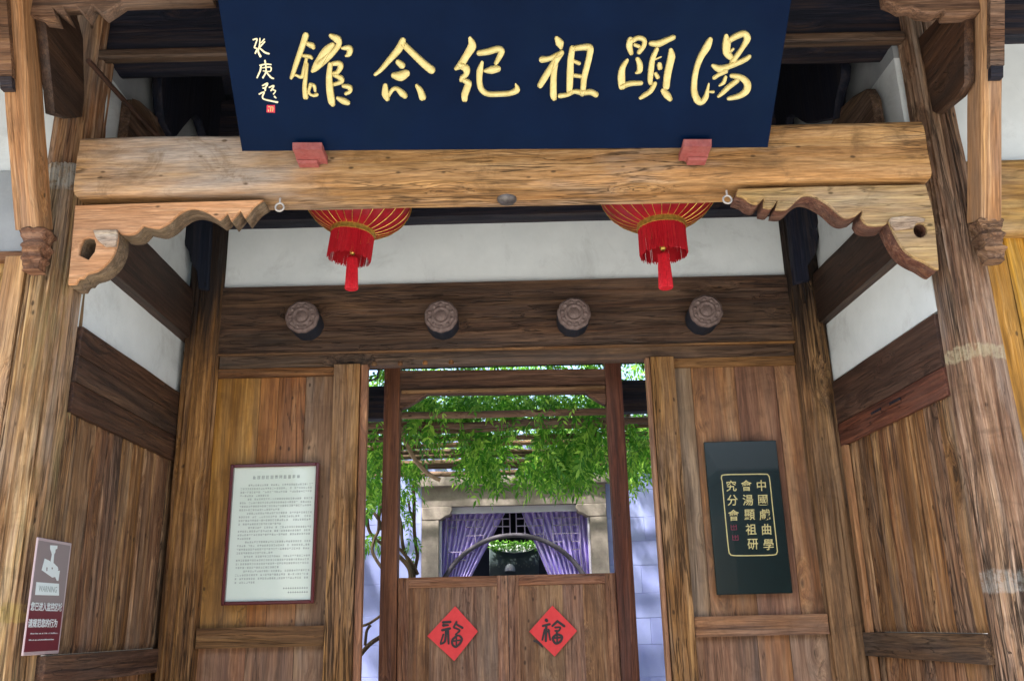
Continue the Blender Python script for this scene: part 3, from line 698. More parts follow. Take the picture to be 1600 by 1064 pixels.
# ---- leaning struts, side tie boards, corbels
def strut(px0, px1, X0, X1, zb, lean, mat, matside, seed, dyb):
    """square prop leaning forward; bottom at z=zb at Y=4.2"""
    m = MB(); rings = []; xc = (X0+X1)/2; h = (X1-X0)/2
    for i in range(31):
        z = 1.45*i/30; a = .005*noise.noise(Vector((seed, z*3, 0))); e = .010
        rings.append([(a-h+e, 0, z), (a-e*3, 0, z), (a-e*3+.004, .004, z), (a-e*3+.008, 0, z), (a+h-e, 0, z), (a+h, e, z), (a+h, .145, z), (a-h, .145, z), (a-h, e, z)])
    o = m.hull(rings).build('eave_strut', mat, G, loc=Vector((0, 0, 0)))
    o.location = Vector((xc, 4.17, zb))-wloc(G); o.rotation_euler = (math.atan(lean), 0, 0)
strut(0, 0, -2.487, -2.365, 3.545, .43, M['strut'], None, 1, 0)
strut(0, 0, 2.362, 2.465, 3.47, .37, M['strut'], None, 2, 0)
def knob(cx, cy, zt, w_, d_, h_, seed, mat):
    m = MB(); rings = []; n = 28; k = 26
    for j in range(n+1):
        t = j/n; z = zt-h_*t
        sc = 1.06-.30*t+.10*math.sin(t*19)+.06*math.sin(t*37)
        ring = []
        for i in range(k):
            a = 2*math.pi*i/k; q = max(abs(math.cos(a)), abs(math.sin(a)))**.6
            rr = sc*(1+.22*noise.noise(Vector((math.cos(a)*3+seed, math.sin(a)*3, z*22))))/q
            ring.append(Vector((cx+math.cos(a)*w_*.5*rr, cy+math.sin(a)*d_*.5*rr, z)))
        rings.append(ring)
    m.hull(rings).build('carved_knob', mat, G, True)
knob(-2.40, 4.24, 3.56, .125, .13, .215, 2, M['carved']); knob(2.42, 4.24, 3.49, .125, .13, .215, 5, M['carved'])
for x0, x1, z0, zb, ln in ((-2.49, -2.42, 4.22, 3.545, .43), (2.385, 2.455, 4.17, 3.47, .37)):
    MB().hull([[(x0, 4.17-ln*(z-zb)-.035, z), (x1, 4.17-ln*(z-zb)-.035, z), (x1, 4.17-ln*(z-zb)-.001, z), (x0, 4.17-ln*(z-zb)-.001, z)] for z in (z0, 4.9)]).build('strut_cap', M['carved'], G)
    MB().hull([[(x0+.005, 4.17-ln*(z-zb)-.034, z), (x1-.005, 4.17-ln*(z-zb)-.034, z), (x1-.005, 4.17-ln*(z-zb)-.0015, z), (x0+.005, 4.17-ln*(z-zb)-.0015, z)] for z in (z0-.055, z0-.002)]).build('strut_cap_end', M['darkx'], G)
XH = -2.33
plate('tie_board', [loopX([(60, 20), (112, 20), (123, 60), (125, 150), (122, 183), (104, 186), (78, 178), (66, 60)], XH)], FX(XH), .05, M['darky'], G)
XH = 2.33
plate('tie_board', [loopX([(1441, 60), (1441, 93), (1459, 172), (1470, 178), (1502, 152), (1515, 130), (1515, 20), (1480, 20)], XH)], FX(XH), .05, M['darky'], G)
plate('corbel', [loopY([(30, -40), (30, 12), (40, 22), (60, 28), (88, 31), (82, 12), (108, 31), (98, 10), (118, 9), (134, 26), (144, 8), (160, 22), (176, 12), (190, 2), (330, -2), (330, -40)], 3.82)], FY(3.86), .08, M['carved'], G)
plate('corbel', [loopY([(1378, -40), (1385, 0), (1398, 5), (1410, 12), (1425, 10), (1440, 18), (1462, 20), (1475, 15), (1478, 22), (1510, 21), (1532, 18), (1532, -40)], 3.82)], FY(3.86), .08, M['carved'], G)
# beam that carries the eaves
sweep_x(-2.7, 2.6, 90, lambda x: rrect(4.40, 4.66, 4.70, 5.10, .07, 4), 6, .009, (1, 9)).build('eave_beam', M['darkx'], G, True)
MB().cbox((-2.3, 4.36, 4.675), (2.25, 4.43, 4.735), .012).build('eave_beam_moulding', M['lintel'], G)

# ---- flanking wings either side of the columns
def wing(s, x0, x1):
    WG = empty('wing_wall', ((x0+x1)/2, 4.55, 0), G)
    z1, z2, z3 = (3.55, 4.05, 4.80) if s < 0 else (3.52, 3.96, 4.72)
    x = x0; i = 0
    while x < x1-.02:
        w_ = min(random.uniform(.13, .2), x1-x)
        slab((x+.002, 4.55, .1), (w_-.004, 0, 0), (0, 0, z1-.1-(.04 if s < 0 else 0)), (0, -.04, 0), 6, 24, .004, 200+i+x).build('plank', M['flank'], WG, True); x += w_; i += 1
    if s < 0:
        MB().cbox((x0, 4.46, z1-.04), (x1, 4.55, z1+.01), .006).build('rail', M['rail'], WG)
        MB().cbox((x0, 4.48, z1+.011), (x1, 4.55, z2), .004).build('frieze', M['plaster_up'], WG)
    else:
        sweep_x(x0, x1, 40, lambda x: rrect(4.44, 4.6, z1, z2, .03, 3), 9, .006, (1, 9)).build('wing_beam', M['bracketR'], WG, True)
    MB().box((x0, 4.50, z2+.001), (x1, 4.56, z3)).build('plaster_panel', M['plaster'], WG)
    MB().cbox((x0, 4.42, z3+.001), (x1, 4.6, z3+.5), .006).build('wing_upper_beam', M['darkx'], WG)
wing(-1, -6.0, -2.52); wing(1, 2.50, 6.0)
MB().cbox((-2.64, 4.38, .1), (-2.53, 4.47, 3.50), .006).build('wing_post', M['strut'], G)

# ---- roof over the porch
R = empty('porch_roof', (0, 5.2, 4.7), G)
def roofslab(y0, z0, y1, z1, t, name, mat):
    m = MB(); n = len(m.v)
    m.hull([[(x, y0, z0), (x, y1, z1), (x, y1, z1+t), (x, y0, z0+t)] for x in (-6.2, 6.2)])
    m.build(name, mat, R)
roofslab(2.3, 4.66, 5.5, 5.95, .05, 'roof_board', M['darkz'])  # front edge carried out past view to keep sun off the columns
roofslab(5.5, 5.951, 7.1, 4.55, .05, 'roof_board', M['darkz'])
m = MB()
for i in range(62):
    x = -6.2+i*.2
    m.tube([(x, 2.25, 4.72), (x, 5.5, 6.03)], .07, 6); m.tube([(x, 5.52, 6.03), (x, 7.15, 4.63)], .07, 6)
tag(m.build('roof_tile', M['tile'], R), kind='stuff')
for i in range(31):
    x = -6.0+i*.4
    MB().hull([[(x-.03, 2.35, 4.59), (x+.03, 2.35, 4.59), (x+.03, 2.35, 4.64), (x-.03, 2.35, 4.64)], [(x-.03, 5.45, 5.85), (x+.03, 5.45, 5.85), (x+.03, 5.45, 5.90), (x-.03, 5.45, 5.90)]]).build('rafter', M['darky'], R)

# ================================================================== name plaque
A = PY(378, 237, 4.13); Bq = PY(1200, 231, 4.13)
tl = PXP(340, 0, A.x); tr = PXP(1237, 0, Bq.x); Tm = (tl+tr)/2
ex = (Bq-A).normalized(); nn = ex.cross(Tm-(A+Bq)/2).normalized(); ey = nn.cross(ex)   # nn faces the camera side (-Y)
if nn.y > 0: nn = -nn; 
ey = nn.cross(ex)
def onplane(u, v, off=0.0):
    d = ray(u, v); O = Vector((0, 0, EYE)); P0 = A+nn*off
    return O+d*((P0-O).dot(nn)/d.dot(nn))
PL = empty('name_plaque', (A+Bq)/2)
tag(PL, 'large dark blue plaque with six raised gold characters, leaning out above the doorway', 'plaque')
a0, b0, t0, t1 = onplane(378, 237), onplane(1200, 231), onplane(340, 0), onplane(1237, 0)
a2 = a0+(t0-a0)*1.38; b2 = b0+(t1-b0)*1.38
Oc = a0-nn*.025
plate('board', [[a0-nn*.025, b0-nn*.025, b2-nn*.025, a2-nn*.025]], (Oc, ex, ey), .05, M['blue'], PL, .004)
def zz(x0, y0, s): return lambda a, b: onplane(x0+a/s, y0+b/s, .0005)
kk = (onplane(801, 120)-onplane(800, 120)).length
CH = [
 (360, 30, 4.706, [[(555,122,20),(530,200,18),(495,300,17),(465,390,14),(447,435,9)], [(560,178,12),(600,195,20),(612,210,12)], [(530,268,10),(585,277,13),(600,290,8)],
   [(560,292,10),(545,360,12),(525,425,12),(480,412,7),(455,425,7)], [(562,330,12),(555,420,13),(548,500,15),(555,572,18)], [(590,482,12),(578,540,8),(608,562,9),(635,556,12)], [(592,480,10),(618,492,12),(624,530,8)],
   [(602,385,9),(640,340,28),(700,240,26),(750,190,16)], [(742,124,15),(788,150,26),(798,188,17),(760,240,18),(720,280,20),(662,330,22)], [(822,215,8),(876,215,21),(874,256,17),(850,272,7)],
   [(735,335,15),(728,420,20),(733,520,24),(745,600,24),(755,625,16)], [(745,330,12),(800,326,18),(812,350,18),(788,390,14),(755,400,12)], [(760,412,10),(812,432,18),(818,460,14),(762,480,12)], [(832,492,12),(876,500,18),(882,530,12),(850,548,11)], [(792,582,12),(830,600,22),(862,613,18)]]),
 (360, 30, 4.706, [[(1268,160,20),(1238,222,24),(1170,300,18),(1110,370,14),(1065,408,10)], [(1280,192,20),(1360,270,22),(1430,335,24),(1478,373,26)], [(1236,318,18),(1262,340,22)], [(1205,415,20),(1250,420,33),(1292,400,25)],
   [(1140,492,16),(1140,550,24),(1155,586,16)], [(1152,588,10),(1190,522,12),(1225,512,14),(1263,545,22),(1283,563,19)], [(1372,492,12),(1395,522,20),(1413,573,24)]]),
 (690, 30, 5.926, [[(265,182,16),(282,250,36),(230,340,30),(180,420,30),(132,460,14)], [(182,432,26),(228,460,32),(228,510,22),(187,545,17),(180,572,12)], [(202,567,17),(248,592,28),(235,640,29),(215,700,29),(214,742,24)],
   [(348,315,22),(430,302,26),(520,278,26),(556,300,26),(525,370,20),(502,410,15)], [(402,480,13),(460,472,32),(518,460,27)], [(375,402,13),(355,480,27),(350,570,24),(370,650,24),(430,692,22),(540,693,22),(640,684,22),(698,652,27),(686,602,6)]]),
 (690, 30, 5.926, [[(1068,182,20),(1094,225,35),(1105,268,13)], [(932,375,27),(1000,365,20),(1070,332,20),(1113,312,17)], [(1110,312,21),(1060,380,27),(1000,470,26),(950,550,27),(912,613,24)], [(1060,402,17),(1040,500,25),(1035,600,27),(1035,700,29),(1043,733,21)],
   [(1210,272,23),(1195,380,27),(1190,500,29),(1185,620,27),(1180,680,21)], [(1230,272,21),(1310,262,25),(1373,267,29),(1368,340,25),(1345,440,25),(1320,540,25),(1310,640,23),(1300,698,17)], [(1215,385,14),(1273,410,16)], [(1215,520,16),(1288,530,16)],
   [(1097,710,20),(1160,700,18),(1230,670,18),(1300,680,22),(1380,675,24),(1428,698,24)]]),
 (940, 30, 6.154, [[(275,202,25),(265,260,27),(284,328,19)], [(292,212,19),(350,182,21),(408,202,21),(403,260,19),(360,318,19)], [(322,250,15),(358,264,15)], [(346,387,19),(365,430,25),(365,493,25),(332,518,10)],
   [(244,397,15),(200,470,25),(190,560,33),(195,648,29)], [(197,650,21),(270,620,23),(378,615,19)], [(477,235,21),(550,235,29),(640,197,23),(688,177,21)], [(530,292,17),(490,380,23),(475,480,25),(465,580,23),(470,618,17)],
   [(512,390,8),(570,365,6)], [(555,440,21),(560,468,21)], [(520,527,15),(538,558,19)], [(510,622,19),(470,690,21),(412,730,21),(372,758,14)], [(665,302,19),(670,360,33),(650,450,31),(630,550,31),(620,648,29)], [(592,692,23),(630,733,31),(658,768,21)]]),
 (940, 30, 6.154, [[(1040,202,23),(1010,270,33),(950,370,27),(910,480,23),(890,600,25),(890,700,27),(920,778,31),(960,798,25),(1000,750,23),(1015,690,15),(1030,622,6)], [(1042,700,10),(1073,700,12)],
   [(1196,167,19),(1200,240,35),(1200,320,31),(1240,368,25)], [(1232,202,23),(1300,162,27),(1370,143,27),(1398,190,29),(1350,280,19),(1300,350,21),(1250,418,21)], [(1242,308,13),(1265,290,10)],
   [(1072,450,17),(1140,480,33),(1230,452,23),(1330,412,23),(1390,382,21),(1418,361,17)], [(1190,502,21),(1130,532,17),(1082,563,17)], [(1190,560,14),(1170,610,17),(1132,640,8)],
   [(1252,545,19),(1340,562,25),(1398,620,31),(1388,690,31),(1320,738,25),(1222,763,17)], [(1300,592,21),(1220,652,23),(1160,710,19),(1122,743,12)]]),
]
for x0, y0, s, st in CH:
    brush([[(a, b, c*1.12+1) for a, b, c in q] for q in st], zz(x0, y0, s), nn, kk/s, hgt=.011).build('gold_character', M['gold'], PL, True)
SG = [[[(120,95,9),(165,85,9),(150,140,9),(135,190,9),(165,200,7),(145,255,11)], [(200,80,7),(195,160,9),(180,230,11),(205,290,15)], [(250,90,9),(215,130,7)], [(255,120,9),(170,215,9)], [(205,200,9),(260,245,13),(305,260,11)]],
 [[(260,345,11),(265,375,9)], [(200,400,10),(270,385,10),(330,390,10)], [(215,400,10),(200,470,11),(165,545,9)], [(230,430,7),(325,420,9),(320,470,8),(240,465,8)], [(270,400,9),(270,480,9),(235,545,11)], [(285,490,9),(330,540,13),(360,555,9)]],
 [[(230,640,9),(290,610,11),(265,660,11),(235,670,8)], [(265,660,11),(262,700,9)], [(190,740,9),(250,715,11),(230,770,9),(250,800,11),(330,820,11),(405,835,13)], [(310,660,9),(365,640,11),(330,700,9)], [(350,690,7),(385,700,7),(360,740,8)], [(375,770,11),(390,785,8)]]]
for st in SG:
    brush(st, zz(380, 50, 7.6), nn, kk/7.6, hgt=.004).build('small_gold_character', M['goldedge'], PL, True)
sq = [onplane(380+a/7.6, 50+b/7.6, .002) for a, b in ((280, 870), (378, 872), (378, 962), (278, 958))]
plate('seal', [sq], (onplane(420, 170, .002), ex, ey), .004, M['seal'], PL, .001)
brush([[(300,890,5),(355,895,5)],[(300,925,5),(300,945,5)],[(330,890,5),(325,945,5)],[(355,900,5),(350,945,5)]], lambda a, b: onplane(380+a/7.6, 50+b/7.6, .0045), nn, kk/7.6, hgt=.001).build('seal_mark', M['gold'], PL)
# red wooden supports under the plaque
def support(cx0, cx1, y0, y1):
    u0, u1 = cx0, cx1
    Yf = 4.065
    f = lambda u, v, Y=Yf: PY(u, v, Y)
    m = MB(); w_ = u1-u0
    def ringr(ua, ub, v, Ya):
        p, q = PY(ua, v, Ya), PY(ub, v, Ya)
        return [p, q, Vector((q.x, 4.215, q.z)), Vector((p.x, 4.215, p.z))]
    m.hull([ringr(u0, u1, y0, Yf), ringr(u0, u1, y0+11, Yf)])
    m.hull([ringr(u0+2, u1-2, y0+11.2, Yf+.015), ringr(u0+6, u1-6, y1-9, Yf+.10)])
    m.hull([ringr(u0+7, u1-7, y1-8.8, Yf+.095), ringr(u0+8, u1-8, y1-4, Yf+.10)])
    m.hull([ringr(u0+10, u1-10, y1-3.8, Yf+.115), ringr(u0+12, u1-12, y1, Yf+.13)])
    m.build('support_block', M['red'], PL)
support(457, 503, 223, 259); support(1068, 1112, 218, 255)

# ================================================================== lanterns
def lantern(px, py, sc, tilt, label):
    p = PY(px, py, 5.0)
    L = empty('red_lantern', p); tag(L, label, 'lantern', 'red lanterns hanging behind the front beam')
    nr = 26; a_, b_, cz = .335, .235, .218
    def lk(name, m, mat, sm=True):
        return m.build(name, mat, L, sm, loc=Vector(p))
    m = MB(); rings = []
    for j in range(25):
        th = -math.asin(min(.999, cz/b_))+(2*math.asin(min(.999, cz/b_)))*j/24
        r = a_*math.cos(th); z = cz+b_*math.sin(th); ring = []
        for i in range(nr*4):
            a = 2*math.pi*i/(nr*4); rr = max(r, .12)*(1-.028*abs(math.sin(a*nr/2))**.8*1.0)
            ring.append((rr*math.cos(a), rr*math.sin(a), z))
        rings.append(ring)
    m.hull(rings)
    # local coordinates already; build with loc=p keeps mesh local
    lk('lantern_body', m, M['lantern'])
    m = MB()
    for i in range(nr):
        a = 2*math.pi*i/nr; pts = []
        for j in range(17):
            th = -math.asin(min(.999, cz/b_))+(2*math.asin(min(.999, cz/b_)))*j/16
            r = max(a_*math.cos(th), .12)+.002; pts.append((r*math.cos(a), r*math.sin(a), cz+b_*math.sin(th)))
        m.tube(pts, .0022, 5)
    tag(lk('rib_wires', m, M['brass']), kind='stuff')
    lk('neck_band', MB().lathe([(.120, .012), (.138, .010), (.140, -.026), (.132, -.030), (.120, -.026)], k=40), M['brass'])
    lk('top_band', MB().lathe([(.120, .455), (.135, .457), (.135, .42), (.120, .42)], k=40), M['brass'])
    m = MB(); m.tube([(0, 0, .44), (0, 0, .60)], .005, 6); lk('hanging_cord', m, M['iron'])
    m = MB()
    rnd = random.Random(int(px))
    for i in range(300):
        a = 2*math.pi*i/300; r = .131+rnd.uniform(-.004, .003); ln = .160+rnd.uniform(-.016, .006); w_ = .0026
        x, y = r*math.cos(a), r*math.sin(a); tx, ty = -math.sin(a)*w_, math.cos(a)*w_
        dx, dy = rnd.uniform(-.003, .003), rnd.uniform(-.003, .003); nx, ny = math.cos(a)*w_, math.sin(a)*w_
        m.hull([[(x-tx, y-ty, -.028), (x+tx, y+ty, -.028), (x+nx, y+ny, -.028)], [(x-tx+dx, y-ty+dy, -.028-ln), (x+tx+dx, y+ty+dy, -.028-ln), (x+nx+dx, y+ny+dy, -.028-ln)]])
    tag(lk('fringe', m, M['fringe'], False), kind='stuff')
    lk('tassel_cord', MB().tube([(0, 0, .0), (0, 0, -.19)], .008, 8), M['brass'])
    lk('tassel_bead', MB().lathe([(.004, -.11), (.016, -.12), (.019, -.135), (.016, -.15), (.004, -.16)], k=16), M['brass'])
    lk('tassel', MB().lathe([(.006, -.165), (.026, -.172), (.033, -.19), (.030, -.21), (.034, -.25), (.037, -.33), (.039, -.378), (.034, -.386), (.004, -.384)], k=96, rad=lambda a: 1+.06*math.cos(a*24)), M['tassel'])
    L.scale = (sc, sc, sc)
    for c in L.children:
        c.location = (0, 0, 0)
        if c.name.split('.')[0] not in ('tassel', 'tassel_cord', 'tassel_bead'): c.rotation_euler = (0, tilt, 0)
    return L
lantern(552, 362, .96, math.radians(7), 'red silk lantern with gold neck band tilted to the right, left half of the beam')
lantern(1033, 352, 1.05, math.radians(-1), 'red silk lantern hanging straight with a bright tassel, nearer the yellow bracket')

# ================================================================== notice in a maroon frame
def rect(pts, Y): return [PY(a, b, Y) for a, b in pts]
N = empty('framed_notice', (-1.56, 5.9, 1.75)); tag(N, 'framed white notice of small print behind glass, maroon frame on the left door panel', 'notice')
nx0, nx1, nz0, nz1 = -1.845, -1.268, 1.752, 2.632
yb, fw = 5.895, .022
MB().cbox((nx0+.003, 5.872, nz0+.003), (nx1-.003, yb, nz1-.003), .001).build('backing', M['notice'], N)
def fbar(a, b): MB().cbox(a, b, .005).build('frame_bar', M['maroon'], N)
fbar((nx0, 5.845, nz0), (nx0+fw, yb+.001, nz1)); fbar((nx1-fw, 5.845, nz0), (nx1, yb+.001, nz1))
fbar((nx0+fw, 5.846, nz0), (nx1-fw, yb+.001, nz0+fw)); fbar((nx0+fw, 5.846, nz1-fw), (nx1-fw, yb+.001, nz1))
FN = lambda x, z: (Vector((x, 5.8712, z)), Vector((1, 0, 0)), Vector((0, 0, 1)))
rnd = random.Random(9); m = MB()
for i in range(11):
    x = -1.70+i*.0285; z = 2.535
    for q in range(4):
        if rnd.random() < .8: m.quad((x, 5.8713, z+q*.006), (x+.018, 5.8713, z+q*.006), (x+.018, 5.8713, z+q*.006+.0022), (x, 5.8713, z+q*.006+.0022))
    for q in range(3):
        xx = x+.002+q*.006
        if rnd.random() < .65: m.quad((xx, 5.8710, z), (xx+.0022, 5.8710, z), (xx+.0022, 5.8710, z+.022), (xx, 5.8710, z+.022))
m.build('title_print', M['print'], N)
m = MB(); rnd = random.Random(4)
z = 2.49; row = 0
while z > 1.87:
    x = nx0+.07; e = nx1-.05
    if row % 4 == 0: x += .05
    if row % 4 == 3: e -= rnd.uniform(.1, .4)
    while x < e:
        if rnd.random() < .93:
            for q in range(3):
                if rnd.random() < .8: m.quad((x, 5.8713, z+q*.0045), (x+.0095, 5.8713, z+q*.0045), (x+.0095, 5.8713, z+q*.0045+.0018), (x, 5.8713, z+q*.0045+.0018))
            for q in range(2):
                xx = x+.002+q*.005
                if rnd.random() < .6: m.quad((xx, 5.8710, z), (xx+.0016, 5.8710, z), (xx+.0016, 5.8710, z+.011), (xx, 5.8710, z+.011))
        x += .0145
    z -= .0225; row += 1
for zz_, x0_ in ((1.845, nx1-.2), (1.82, nx1-.17)):
    x = x0_
    while x < nx1-.045:
        m.quad((x, 5.8713, zz_), (x+.009, 5.8713, zz_), (x+.009, 5.8713, zz_+.004), (x, 5.8713, zz_+.004)); m.quad((x+.003, 5.8710, zz_-.003), (x+.006, 5.8710, zz_-.003), (x+.006, 5.8710, zz_+.009), (x+.003, 5.8710, zz_+.009)); x += .0145
tag(m.build('small_print', M['print'], N), kind='stuff')

# ================================================================== green-black plaque on the right panel
GP = empty('society_plaque', (1.475, 5.9, 1.745)); tag(GP, 'tall dark green lacquer plaque with three columns of gold characters on the right door panel', 'plaque')
gx0, gx1, gz0, gz1 = 1.238, 1.712, 1.746, 2.71
MB().cbox((gx0, 5.872, gz0), (gx1, 5.898, gz1), .004).build('board', M['greenb'], GP)
def gpt(a, b): return PY(1080+a/3.939, 670+b/3.939, 5.871)
# rounded gold line
lp = [(190,320),(186,296),(205,282),(330,279),(450,278),(474,285),(484,320),(505,520),(528,730),(528,758),(508,774),(390,778),(262,778),(240,768),(230,740),(210,540),(190,320)]
ctr = [gpt(a, b) for a, b in lp]
m = MB()
ring_pts = ctr
m = brush([[(a, b, 3.2) for a, b in lp]], lambda a, b: gpt(a, b), (0, -1, 0), (gpt(1, 0)-gpt(0, 0)).length, flat=True)
m.build('gold_line', M['gold'], GP)
cols = [('中國戲曲學', [(432,348),(441,437),(452,527),(463,617),(475,710)]), ('會湯顯祖研', [(340,348),(349,437),(358,527),(367,617),(379,708)]), ('究分會', [(246,350),(254,438),(262,530)])]
for body, pos in cols:
    for ch, (a, b) in zip(body, pos):
        p = gpt(a, b); text_mesh('gold_character', ch, (Vector((p.x, 5.8705, p.z)), Vector((1, 0, 0)), Vector((0, 0, 1))), .074, M['gold'], GP, .0012, .0007, .95, shear=.05)
M['sealdim'] = plain('dull_red_seal', (.16,.015,.035), .5)
for (a, b) in ((262, 605), (272, 668)):
    p = gpt(a, b); m = MB(); r = .017
    for q in (-1, 1): m.box((p.x+q*r-.0022, 5.8695, p.z-r), (p.x+q*r+.0022, 5.872, p.z+r)); 
    m.box((p.x-r+.003, 5.8697, p.z-r), (p.x+r-.003, 5.872, p.z-r+.004)); m.box((p.x-r+.003, 5.8697, p.z+.003), (p.x+r-.003, 5.872, p.z+.007)); m.box((p.x-.002, 5.8698, p.z-r+.005), (p.x+.002, 5.872, p.z+r))
    m.build('red_seal', M['sealdim'], GP)

# ================================================================== warning sign on the left side wall
WS = empty('warning_sign', (XL+.02, 4.45, 1.51)); tag(WS, 'narrow grey and wine red camera warning sign on the left porch wall beside the column', 'sign')
SX = XL+.025
sy0, sy1, sz0, sz1 = 4.27, 4.60, 1.515, 2.035
MB().cbox((SX-.010, sy0, sz0), (SX, sy1, sz1), .003).build('panel', M['signedge'], WS)
MB().box((SX, sy0+.002, 1.735), (SX+.0012, sy1-.016, sz1-.014)).build('grey_field', M['signgrey'], WS)
MB().box((SX, sy0+.002, sz0+.016), (SX+.0012, sy1-.016, 1.7335)).build('wine_field', M['signred'], WS)
# the sign reads along +Y (left to right seen from the porch)
def wf(y, z, off=.0016): return (Vector((SX+off, y, z)), Vector((0, 1, 0)), Vector((0, 0, 1)))
wp = lambda a, b, off=.0022: PXP(a, b, SX+off)
bd = [wp(57, 909), wp(92, 911.5), wp(92, 930), wp(55, 929)]
plate('badge', [bd], (Vector((SX+.0022, 0, 0)), Vector((0, 1, 0)), Vector((0, 0, 1))), .0012, M['signwhite'], WS, .0002)
c = (bd[0]+bd[1]+bd[2]+bd[3])/4
wt = (bd[1].y-bd[0].y)
text_mesh('word', 'WARNING', wf(c.y, c.z, .0032), .038, M['signdim'], WS, .0003, .0004, .95)
r1, r2 = wp(71, 947.5), wp(67.5, 973)
text_mesh('words', '您已进入监控区域', wf(4.425, r1.z, .0018), .040, M['signwhite'], WS, .0003, .0007, .92)
text_mesh('words', '请规范您的行为', wf(4.41, r2.z, .0018), .040, M['signwhite'], WS, .0003, .0007, .98)
m = MB(); rnd = random.Random(2)
for zz_, e in ((wp(65, 990).z, 4.56), (wp(62, 1000).z, 4.53)):
    y = 4.30
    while y < e:
        h = .007 if rnd.random() < .7 else .010
        if rnd.random() < .85: m.quad((SX+.0016, y, zz_), (SX+.0016, y+.0042, zz_), (SX+.0016, y+.0042, zz_+h*.6), (SX+.0016, y, zz_+h*.6))
        y += .0065
tag(m.build('small_print', M['signwhite'], WS), kind='stuff')
def camp(a, b):  # tracing of the camera pictogram, zoom (30,830) scale 10.64
    return PXP(30+a/10.64, 830+b/10.64, SX+.0025)
for nm, L in (('camera_mark', [(425,450),(510,490),(520,510),(545,380),(530,330),(515,290),(515,228),(635,235),(632,285),(603,300),(600,345),(580,380),(568,520),(640,590),(650,625),(640,650),(675,650),(650,820),(625,815),(600,755),(550,765),(375,640)]),):
    plate(nm, [[camp(a, b) for a, b in L], [camp(a, b) for a, b in ((450,600),(462,590),(474,600),(470,655),(450,660))], [camp(a, b) for a, b in ((535,600),(550,590),(562,605),(560,625),(540,630))]], (Vector((SX+.0025, 0, 0)), Vector((0, 1, 0)), Vector((0, 0, 1))), .0012, M['signwhite'], WS, .0002)

# ================================================================== fortune posters on the half doors
def poster(corners, strokes, z0, sc_, label, scrap=None):
    p0 = z0; f = lambda a, b, Y=6.336: PY(p0[0]+a/sc_, p0[1]+b/sc_, Y)
    c = [f(*q) for q in corners]; cen = sum(c, Vector())/4
    Pq = empty('fortune_poster', Vector((cen.x, 6.34, min(q.z for q in c)))); tag(Pq, label, 'paper poster', 'red diamond papers pasted on the half doors')
    m = MB(); n = 8; g = []
    for j in range(n+1):
        row = []
        for i in range(n+1):
            a, b = i/n, j/n
            q = c[0]*(1-a)*(1-b)+c[1]*a*(1-b)+c[2]*a*b+c[3]*(1-a)*b
            q = q.copy(); q.y = 6.338-.002*abs(noise.noise(Vector((q.x*14, q.z*14, 2))))-(.004 if (i in (0, n) and j in (0, n)) else 0)
            row.append(q)
        g.append(row)
    for j in range(n):
        for i in range(n): m.quad(g[j][i], g[j][i+1], g[j+1][i+1], g[j+1][i])
    k0 = len(m.v); m.box((cen.x-.05, 6.3385, cen.z-.05), (cen.x+.05, 6.342, cen.z+.05))
    m.build('red_paper', M['paper'], Pq)
    kk_ = (f(1, 0)-f(0, 0)).length
    brush(strokes, lambda a, b: f(a, b, 6.3335), (0, -1, 0), kk_, flat=True).build('ink_character', M['ink'], Pq)
    if scrap: brush(scrap, lambda a, b: f(a, b, 6.333), (0, -1, 0), kk_, flat=True).build('ink_scrap', M['ink'], Pq)
poster([(875,385),(1080,612),(866,880),(622,655)], [[(765,530,11),(830,527,11)], [(768,558,13),(812,556,7)], [(758,602,11),(826,586,11)], [(792,600,10),(782,700,10),(745,725,8)], [(810,610,11),(815,722,9)], [(768,640,8),(742,718,7)],
   [(887,528,10),(862,572,9)], [(880,545,9),(940,580,10)], [(862,578,8),(915,603,8),(880,642,8),(915,652,8)], [(890,650,10),(850,690,10),(850,730,10),(880,752,10),(918,720,10),(935,680,10),(915,652,9)], [(862,700,7),(925,690,7)], [(885,660,7),(885,742,7)]],
   (560, 880), 5.783, 'red diamond paper with a black fortune character on the left door leaf')
poster([(475,375),(695,600),(495,830),(268,607)], [[(420,505,15),(425,510,13)], [(390,556,10),(450,541,10)], [(420,560,11),(416,690,10)], [(406,590,9),(385,680,8)], [(440,590,9),(455,680,8)], [(402,620,7),(448,600,7)],
   [(520,515,11),(475,556,9)], [(520,515,10),(580,558,11)], [(500,570,8),(545,570,8),(530,600,8),(500,600,8)], [(515,600,9),(515,630,9)], [(515,630,10),(480,660,10),(490,700,10),(515,713,10),(550,690,10),(560,650,10),(517,630,10)], [(490,665,7),(550,660,7)], [(517,640,7),(517,705,7)]],
   (780, 880), 5.714, 'red diamond paper with a round black fortune character on the right door leaf', [[(312,690,8),(350,705,11),(385,742,7)]])

# ================================================================== black cable by the door head
cb = MB().tube([PY(560+a/5.32, 560+b/5.32, 6.05) for a, b in ((300,50),(255,56),(205,72),(170,100),(160,130),(162,158),(120,178),(70,195),(20,205))], .007, 8)
tag(cb.build('cable', M['cable'], None, True), 'thin black cable looping beside the top of the left door post', 'cable')

